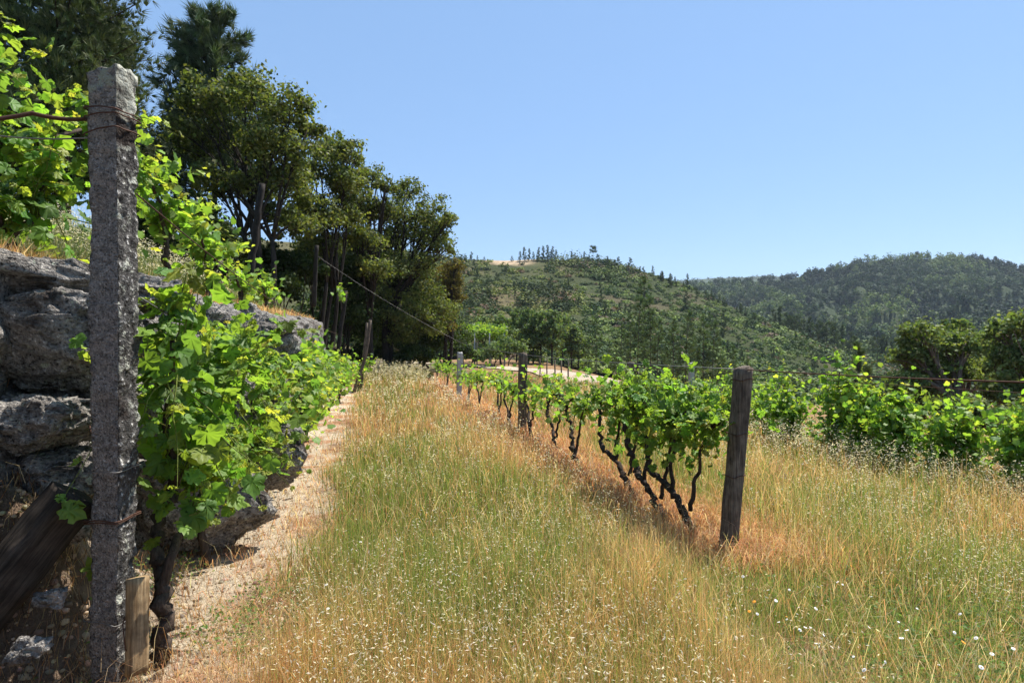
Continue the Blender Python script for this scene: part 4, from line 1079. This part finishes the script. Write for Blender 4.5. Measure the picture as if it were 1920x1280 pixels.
# pines
N_D, N_L = np.array([.034, .055, .022]), np.array([.14, .175, .07])
TUFT = []
for a in np.linspace(0, 2 * pi, 9)[:-1]:
    c, s = math.cos(a), math.sin(a)
    TUFT += [(c * .05 - s * .05, -.1, s * .05 + c * .05), (c * .05 + s * .05, -.1, s * .05 - c * .05), (c * .42, .75 + .1 * math.sin(3 * a), s * .42)]
TUFT += [(-.05, 0, 0), (.05, 0, 0), (0, 1.1, 0), (0, 0, -.05), (0, 0, .05), (0, 1.05, 0)]
TUFT = np.array(TUFT); TUFT_T = np.arange(len(TUFT)).reshape(-1, 3)
def pine_geo(H, cb, rad, nb, tufts, ts, tr_, shape=.8, seed=0, upc=.5, cols=(N_D, N_L)):
    tb = MB(); sway = rng.normal(size=2) * .01 * H
    zt_ = np.linspace(-.4, H, 14); xt = sway[0] * (zt_ / H) ** 2; yt = sway[1] * (zt_ / H) ** 2
    tb.add(*tube(np.stack([xt, yt, zt_], -1), np.linspace(tr_, tr_ * .12, 14), 8), col=(.075, .055, .045))
    C, T = [], []
    for i in range(nb):
        f = (i + rng.random()) / nb; z0 = H * (cb + (1 - cb) * f)
        r = rad * ((1 - f) ** shape * .92 + .08) * rng.uniform(.6, 1.12)
        a = rng.uniform(0, 2 * pi); d = np.array([math.cos(a), math.sin(a), 0])
        p0 = np.array([sway[0] * (z0 / H) ** 2, sway[1] * (z0 / H) ** 2, z0])
        e = p0 + d * r + [0, 0, upc * r * (.4 + f)]; m = (p0 + e) / 2 - [0, 0, .08 * r]
        p = spline([p0, m, e], 8)
        tb.add(*tube(p, np.linspace(tr_ * .3 * (1 - .6 * f), .012 * H / 10, 8), 5, cap=False), col=(.06, .047, .04))
        k = max(4, int(tufts / nb * (.4 + 1.2 * r / rad)))
        ff = rng.uniform(.28, 1.0, k) ** .7
        c = np.stack([np.interp(ff, np.linspace(0, 1, 8), p[:, j]) for j in range(3)], -1)
        sp = r * .22 * (1.15 - .6 * ff)[:, None]
        c = c + rng.normal(size=(k, 3)) * sp * [1, 1, .6]
        c[-1] = e
        C.append(c); T.append(unit(d * .5 + np.array([0, 0, .55]) + .55 * rng.normal(size=(k, 3))))
    k = max(3, tufts // 300); C.append(np.stack([sway[0] + 0 * np.linspace(0, 1, k), sway[1] + 0 * np.linspace(0, 1, k), H - np.linspace(0, .06 * H, k)], -1)); T.append(unit(np.array([0, 0, 1.]) + .15 * rng.normal(size=(k, 3))))
    c = np.concatenate(C); t = np.concatenate(T)
    V, F_ = scatter(TUFT, TUFT_T, c, unit(np.cross(t, rnd(len(c)))), t, ts * rng.uniform(.7, 1.3, len(c)))
    q = np.clip(.45 + .3 * rng.normal(size=(len(c), 1)), 0, 1)
    col = jit(cols[0] * (1 - q) + cols[1] * q, len(c), .15, .06)
    return tb, V, F_, np.repeat(col, len(TUFT), 0)
def pine(label, base, *a, group=None, cols=(N_D, N_L), **k):
    root = thing('pine_tree', label, 'pine tree', base, group)
    tb, V, F_, C = pine_geo(*a, cols=cols, **k)
    tb.build('trunk', M_BARK, root); mesh('crown', V, F_, M_NEEDLE, root, col=C, smooth=False)
    return root
def top_h(px, py, Y, base): return EYE + (HY - py) / F * Y - base[2]
b = PX(115, 18); pine('huge dark pine towering behind the granite post, cut by the top of the picture', b, top_h(0, -230, 18, b), .2, 2.75, 110, 8000, .27, .26, shape=.42, cols=(N_D, np.array([.15, .175, .075])))
b = PX(5, 20); pine('dark pine behind the leaves of the top left corner', b, top_h(0, -120, 20, b), .2, 3.0, 70, 5000, .29, .22, shape=.45)
b = PX(402, 29); pine('tall bluish pine with a spiky top rising over the widest oak', b, top_h(0, 32, 29, b), .42, 3.3, 80, 3600, .5, .22, shape=.6, upc=.6, cols=(N_D, np.array([.15, .195, .1])))
b = None
if False: pine('smaller hazy pine in the sky gap between the two tall pines', b, top_h(0, 215, 36, b), .3, 2.6, 40, 1100, .5, .18, shape=.6)
b = PX(210, 25); pine('pine crown filling the space right behind the granite post head', b, top_h(0, 60, 25, b), .25, 1.75, 60, 2200, .32, .2, shape=.45)

# pines and trees of the scrub hill: shared meshes, one object each
protos = []
for i in range(4):
    tb, V, F_, C = pine_geo(1.0 * 10, .12 if i < 3 else .6, [2.4, 2.0, 2.9, 2.8][i], 30, [330, 300, 340, 260][i], .85, .16, shape=[.9, .8, .75, .35][i])
    protos.append((tb, V, F_, C))
tall = [pine_geo(12., .35, 1.7, 30, 260, .55, .10, shape=.7, upc=.3, cols=(np.array([.05, .085, .028]), np.array([.15, .21, .065]))) for _ in range(3)]
def tree_proto(geo, name='pine_tree', cat='pine tree'):
    tb, V, F_, C = geo
    root = thing(name, None, cat, (0, 0, 0)); tb.build('trunk', M_BARK, root); mesh('crown', V, F_, M_NEEDLE, root, col=C, smooth=False)
    return root
def dup(root, loc, rz, s, label, group):
    r = root.copy(); COL.objects.link(r); r.location = tuple(loc); r.rotation_euler = (0, 0, rz); r.scale = (s * .97, s * 1.03, s)
    r['label'] = label; r['group'] = group
    for ch in root.children:
        c = ch.copy(); COL.objects.link(c); c.parent = r
    return r
class Fam:
    def __init__(s, roots): s.r, s.used = roots, [False] * len(roots)
    def put(s, k, loc, sc, label, group):
        k = k % len(s.r); rz = rng.uniform(0, 2 * pi); root = s.r[k]
        if not s.used[k]:
            s.used[k] = True; root.location = tuple(loc); root.rotation_euler = (0, 0, rz); root.scale = (sc, sc, sc); root['label'] = label; root['group'] = group; return root
        return dup(root, loc, rz, sc, label, group)
fp_ = Fam([tree_proto(g) for g in protos]); ft_ = Fam([tree_proto(g) for g in tall])
GRD = 'pines along the crest of the scrub hill'
for px, hp in [(872, 14), (884, 18), (895, 12), (908, 10), (960, 12), (975, 20), (983, 27), (992, 24), (1000, 18)]:
    p = at_mid(px, .985); fp_.put(rng.integers(3), p - [0, 0, .3], 1.0 * hp / F * p[1] / 10, 'dark pine on the left half of the scrub hill crest near the bare sandy patch', GRD)
for px, hp in [(1010, 26), (1018, 28), (1027, 30), (1036, 28), (1043, 22), (1052, 10), (1072, 20), (1078, 16), (1090, 14), (1096, 20), (1104, 14)]:
    p = at_mid(px, .985); fp_.put(rng.integers(3), p - [0, 0, .3], 1.0 * hp / F * p[1] / 10, 'dark pine in the clump on the highest part of the scrub hill crest', GRD)
p = at_mid(1112, .98); fp_.put(3, p, 30 / F * p[1] / 10, 'flat topped umbrella pine on a bare trunk at the crest of the scrub hill', GRD)
for px in np.sort(rng.uniform(1120, 1420, 46)):
    p = at_mid(px, rng.uniform(.93, .995)); fp_.put(rng.integers(3), p - [0, 0, .3], rng.uniform(11, 26) * (1 if px < 1290 else .7) / F * p[1] / 10, 'young pine on the falling right hand crest of the scrub hill', GRD)
GSL = 'pines scattered over the slope of the scrub hill'
for i in range(46):
    px = rng.uniform(860, 1330) if i < 30 else rng.uniform(1330, 1560); v = rng.uniform(.15, .9); p = at_mid(px, v)
    fp_.put(rng.integers(3), p - [0, 0, .3], rng.uniform(14, 38) / F * p[1] / 10, 'dark pine among the bushes on the open slope of the scrub hill', GSL)
GT = 'tall thin pines at the foot of the scrub hill'
for i, (px, ty_) in enumerate([(1118, 600), (1140, 640), (1165, 605), (1182, 590), (1195, 560), (1208, 520), (1220, 560), (1232, 600), (1250, 640), (1262, 600), (1285, 585), (1300, 620), (1318, 600), (1335, 605), (1350, 640), (1375, 650), (1100, 640), (1400, 670), (1155, 660), (1270, 650)]):
    Y = rng.uniform(66, 82); X = (px - CX) / F * Y; z = float(gz(X, Y)) - .2; hgt = EYE + (HY - ty_) / F * Y - z
    ft_.put(i, (X, Y, z), hgt / 12, 'slim pine with a bare lower trunk at the foot of the scrub hill' if i != 5 else 'tallest slim pine at the scrub hill foot, its top almost at the crest', GT)
# far right dark pines between the hills
GV = 'pines in the valley between the two hills'
for i, (px, ty_) in enumerate([(1452, 585), (1462, 580), (1475, 592), (1490, 600), (1505, 605), (1520, 600), (1535, 606), (1550, 612), (1565, 610), (1580, 615), (1597, 628), (1645, 640), (1660, 632), (1672, 645)]):
    Y = 205 + rng.uniform(-10, 10); p = P(px, ty_ + 58, Y); fp_.put(i, p, 62 / F * Y / 10, 'dark pine standing in the valley behind the falling shoulder of the scrub hill', GV)
b = PX(1612, 36, -.5); pine('pale green young pine left of the cork oaks', b, top_h(0, 648, 36, b), .1, 1.4, 40, 700, .42, .1, cols=(np.array([.04, .065, .02]), np.array([.1, .14, .045])))

# pale deciduous trees beyond the track
pd, pl = np.array([.07, .11, .04]), np.array([.2, .27, .11])
GP = 'pale green trees beyond the pale track'
for i, (px, ty_, r0) in enumerate([(905, 590, 22), (940, 588, 22), (968, 580, 20), (990, 576, 20), (1012, 578, 22), (1035, 580, 22), (1056, 588, 22), (1072, 605, 18), (1000, 600, 24), (1085, 620, 16)]):
    Y = rng.uniform(60, 72); X = (px - CX) / F * Y; z = float(gz(X, Y)) - .1; bl = [(px, ty_ + r0 * .7, r0 * .7), (px - r0 * .4, ty_ + r0 * 1.7, r0 * .85), (px + r0 * .4, ty_ + r0 * 1.8, r0 * .85), (px, ty_ + r0 * 3, r0 * .9)]
    broadleaf('alder_tree', 'pale green slender tree beyond the track, %s of its row from the pergola' % ordn[i] if i < 8 else ['lower pale tree in front of the others beyond the track', 'last small pale tree before the slim pines'][i - 8], 'tree', (X, Y, z), blobs_px(bl, Y, .5), 2600, .26, (pd, pl), 1, .1, GP, twigs=3)
for i, (px, py, r0, lab) in enumerate([(855, 655, 18, 'dark bush under the near end of the pergola'), (885, 668, 14, 'bright low bush at the bend of the pale track'), (925, 660, 20, 'green bush left of the pale tree row beyond the track'), (950, 650, 24, 'rounded green bush in front of the pale tree row')]):
    Y = 52 + i; X = (px - CX) / F * Y
    broadleaf('shrub', lab, 'shrub', (X, Y, float(gz(X, Y)) - .1), blobs_px([(px, py, r0), (px + r0, py + 4, r0 * .8)], Y, .5), 2600, .2, ((D_D, D_L), (pd, pl * 1.3), (pd, pl), (pd, pl))[i], 1, .05, twigs=3, fork=.2)

# vine pergola beyond the track
Yp = 57.
pg = thing('pergola', 'low pergola roofed with bright green vines beyond the end of the track', 'pergola', PX(885, Yp))
pb = np.array(pg.location)
X0, X1 = (832 - CX) / F * Yp - pb[0], (950 - CX) / F * Yp - pb[0]
zc = EYE + (HY - 624) / F * Yp - pb[2]
m = 4200
c = np.stack([rng.uniform(X0, X1, m), rng.uniform(-1, 9, m), zc + .25 * rng.normal(size=m)], -1); c[:, 2] += .2 * n2(c[:, 0], c[:, 1], .8, 2) + .07 * c[:, 1]
V, Q = scatter(RHOMB * [1.3, 1, 1], RHQ, c, unit(rng.normal(size=(m, 3)) * .5 + [0, 0, 1]), rnd(m), rng.uniform(.2, .42, m))
mesh('canopy', V, Q, M_VINE, pg, col=np.repeat(jit(np.array([.12, .2, .035]), m, .25, .08), 4, 0), smooth=False)
for xx in np.linspace(X0 + .2, X1 - .2, 5):
    for yy in (-.9, 3.):
        V, fs = tube([(xx, yy, -.6), (xx, yy, zc + .05 + .07 * yy)], .07, 6); mesh('post', V, fs, M_CONC, pg)

# dirt track
cen = spline([(9, 15.5), (4.6, 19), (4.1, 25), (4.0, 31), (3.2, 38), (1.4, 46), (-1.6, 53), (-5.5, 58), (-12, 62), (-20, 64)], 120)
tg = unit(np.gradient(cen, axis=0)); nr = np.stack([tg[:, 1], -tg[:, 0]], -1)
wv = np.linspace(-1, 1, 7) * 1.35
PT = cen[:, None] + nr[:, None] * (wv[None, :, None] * (1 + .12 * rng.normal(size=(120, 1, 1)).cumsum(0).clip(-1, 1)))
Zr = gz(PT[..., 0], PT[..., 1]) + .07
rc = jit(np.array([.47, .38, .28]), 840, .12, .03)
o = mesh('road', np.concatenate([PT, Zr[..., None]], -1).reshape(-1, 3), gridq(np.arange(840).reshape(120, 7)), M_GROUND, col=rc)
tag(o, 'pale sandy farm track curving behind the right row', 'track', kind='structure')
GF = 'thin stakes along the pale track'
stk = None
for px, Y in [(1012, 33), (1026, 32), (1040, 31), (1052, 30), (1066, 29)]:
    V, fs = tube([(0, 0, -.1), (.02, 0, .6), (0, 0, 1.15)], .035, 6)
    p = PX(px, Y)
    if stk is None: stk = mesh('fence_stake', V, fs, M_POSTW, loc=tuple(p)); o = stk
    else:
        o = stk.copy(); COL.objects.link(o); o.location = tuple(p); o.rotation_euler = (0, 0, rng.uniform(0, 6))
    tag(o, 'thin grey stake standing at the near side of the pale track', 'stake', GF)

# scrub on the hill
def cards(name, C, size, cols, label, cat, per, spread, flat=.6, mat=M_SCRUB, upn=.6, hi=0.0):
    n = len(C); c = np.repeat(C, per, 0); sp = np.repeat(spread, per)[:, None]
    d = rnd(n * per); d[:, 2] = np.abs(d[:, 2])
    c = c + d * sp * [1, 1, flat] * rng.uniform(.5, 1.05, (n * per, 1))
    m = len(c); nn_ = unit(d * .8 + rng.normal(size=(m, 3)) * .4 + [0, 0, upn])
    V, Q = scatter(RHOMB * [1.5, 1, 1], RHQ, c, nn_, rnd(m), np.repeat(size, per) * rng.uniform(.6, 1.4, m))
    col = jit(np.repeat(cols, per, 0), m, .2, .05)
    o = mesh(name, V, Q, mat, col=np.repeat(col, 4, 0), smooth=False)
    return tag(o, label, cat, kind='stuff')
n = 7800
px = rng.uniform(560, 1750, n); v = rng.random(n) ** 1.15
p = at_mid(px, v)
ns_ = n2(p[:, 0], p[:, 1], .05, 4, 2.)
keep = (rng.random(n) < (1 - .3 * (px < 1110)) * np.clip(1 - 1.0 * sst(ns_ * 1.4 - .5), .3, 1)) & ~((np.abs(px - 950) < 80) & (v > .88) & (rng.random(n) < .8))
p = p[keep]; px = px[keep]; n = len(p)
q = np.clip(.48 + .6 * n2(p[:, 0], p[:, 1], .09, 3, 8.) + .36 * rng.normal(size=n), 0, 1)[:, None]
cc = np.array([.03, .052, .015]) * (1 - q) + np.array([.15, .195, .055]) * q
br = rng.random(n) < .08; cc[br] = np.array([.12, .09, .06])
gb = rng.random(n) < .22; cc[gb] = np.array([.028, .052, .018])  # extra dark bushes stand for shadow pockets, shade put into their colour
big_ = rng.random(n) < .12
patch_ = n2(p[:, 0], p[:, 1], .035, 3, 11.)
rad = np.where(big_ | gb, 1.35, 1.0) * rng.gamma(3.5, .48, n).clip(.6, 4.2) * np.clip(1.0 + .9 * patch_, .45, 1.8) * (1 - .35 * sst((px - 1300) / 120))
cc = cc * (1 + .35 * sst(.5 - patch_ * 1.5) + .2 * sst((px - 1300) / 120))[:, None]
cc[px < 1090] *= [1.15, 1.0, .95] 
cards('scrub', p - np.stack([0 * rad, 0 * rad, rad * .15], -1), np.clip(rad * .3, .28, .7), cc, 'olive green bushes and heather covering the scrub hill', 'scrub', 95, rad, .8, upn=.4)

# forest of the far hill
n = 7500
px = rng.uniform(1150, 2250, n); v = rng.random(n) ** .8; p = at_far(px, v)
ft = n2(p[:, 0], p[:, 1], .009, 3, 8.)
q = np.clip(.4 + .95 * ft + .22 * rng.normal(size=n), 0, 1)[:, None]
cc = np.array([.015, .032, .02]) * (1 - q) + np.array([.055, .088, .037]) * q
lt_ = (n2(p[:, 0], p[:, 1], .02, 2, 3.) + .3 * (v < .3) + .2 * rng.normal(size=n)) > .6; lt_ |= (np.hypot((px - 1440) / 50, (v - .62) / .09) < 1) & (rng.random(n) < .8); cc[lt_] = np.array([.13, .175, .06])
hgt = rng.uniform(3.0, 6.2, n)
cards('forest', p + np.stack([0 * hgt, 0 * hgt, hgt * .3], -1), hgt * .28, cc, 'dense dark pine forest on the long hill across the valley', 'forest', 60, hgt * .55 * np.where(lt_, 1.3, 1.0), 2.0, upn=.2)
n = 1500
px = rng.uniform(1150, 1700, n); v = rng.random(n); p = at_haze(px, v); hgt = rng.uniform(5, 10, n)
cards('forest', p, hgt * .5, np.tile((.05, .075, .04), (n, 1)), 'sparse woods on the faint farthest hill', 'forest', 14, hgt, .9)

# ------------------------------------------------------------------ light, sky, camera
EL, AZ = R(61), R(46)
w = bpy.data.worlds.new('World'); scene.world = w; w.use_nodes = True
nt = w.node_tree; bg = nt.nodes['Background']
sky = nt.nodes.new('ShaderNodeTexSky'); sky.sky_type = 'NISHITA'; sky.sun_disc = False
sky.sun_elevation = EL; sky.sun_rotation = AZ; sky.altitude = 300; sky.air_density = 1.0; sky.dust_density = .25; sky.ozone_density = 2.6
hs = nt.nodes.new('ShaderNodeHueSaturation'); hs.inputs['Saturation'].default_value = 1.08
nt.links.new(sky.outputs[0], hs.inputs['Color']); mxs = mixc(nt, hs.outputs[0], (2.35, 4.0, 6.7), .5)
nt.links.new(mxs, bg.inputs[0]); bg.inputs[1].default_value = .086
sl = bpy.data.lights.new('sun', 'SUN'); sl.energy = 5.0; sl.angle = R(.5); sl.color = (1, .95, .87)
so = bpy.data.objects.new('sun', sl); COL.objects.link(so)
from mathutils import Vector
sd = Vector((math.cos(EL) * math.sin(AZ), math.cos(EL) * math.cos(AZ), math.sin(EL)))
so.rotation_euler = (-sd).to_track_quat('-Z', 'Y').to_euler(); so.location = (20, 20, 60)

HAZE = True
if HAZE:
    V, Q = boxmesh(5200, 2700, 420, 1, 1, 1)
    V[:, 1] += 900; V[:, 2] += -130
    m, nt, out = newmat('haze_air')
    pv = nt.nodes.new('ShaderNodeVolumePrincipled'); pv.inputs['Color'].default_value = (.72, .84, 1, 1); pv.inputs['Density'].default_value = .00012; pv.inputs['Anisotropy'].default_value = 0.2
    nt.links.new(pv.outputs[0], out.inputs['Volume'])
    o = mesh('haze', V, Q, m, smooth=False); tag(o, 'thin blue haze filling the valley air', 'haze', kind='stuff')

cam = bpy.data.cameras.new('camera'); cam.sensor_width = 36; cam.lens = F / 1920 * 36; cam.clip_end = 9000; cam.clip_start = .05
co = bpy.data.objects.new('camera', cam); COL.objects.link(co); co.location = (0, 0, EYE); co.rotation_euler = (R(90), 0, 0)
scene.camera = co
scene.view_settings.view_transform = 'Standard'; scene.view_settings.look = 'None'; scene.view_settings.gamma = 1; scene.view_settings.exposure = .85
scene.render.engine = 'CYCLES'
scene.cycles.use_denoising = True
scene.cycles.max_bounces = 8; scene.cycles.transparent_max_bounces = 4; scene.cycles.volume_bounces = 0
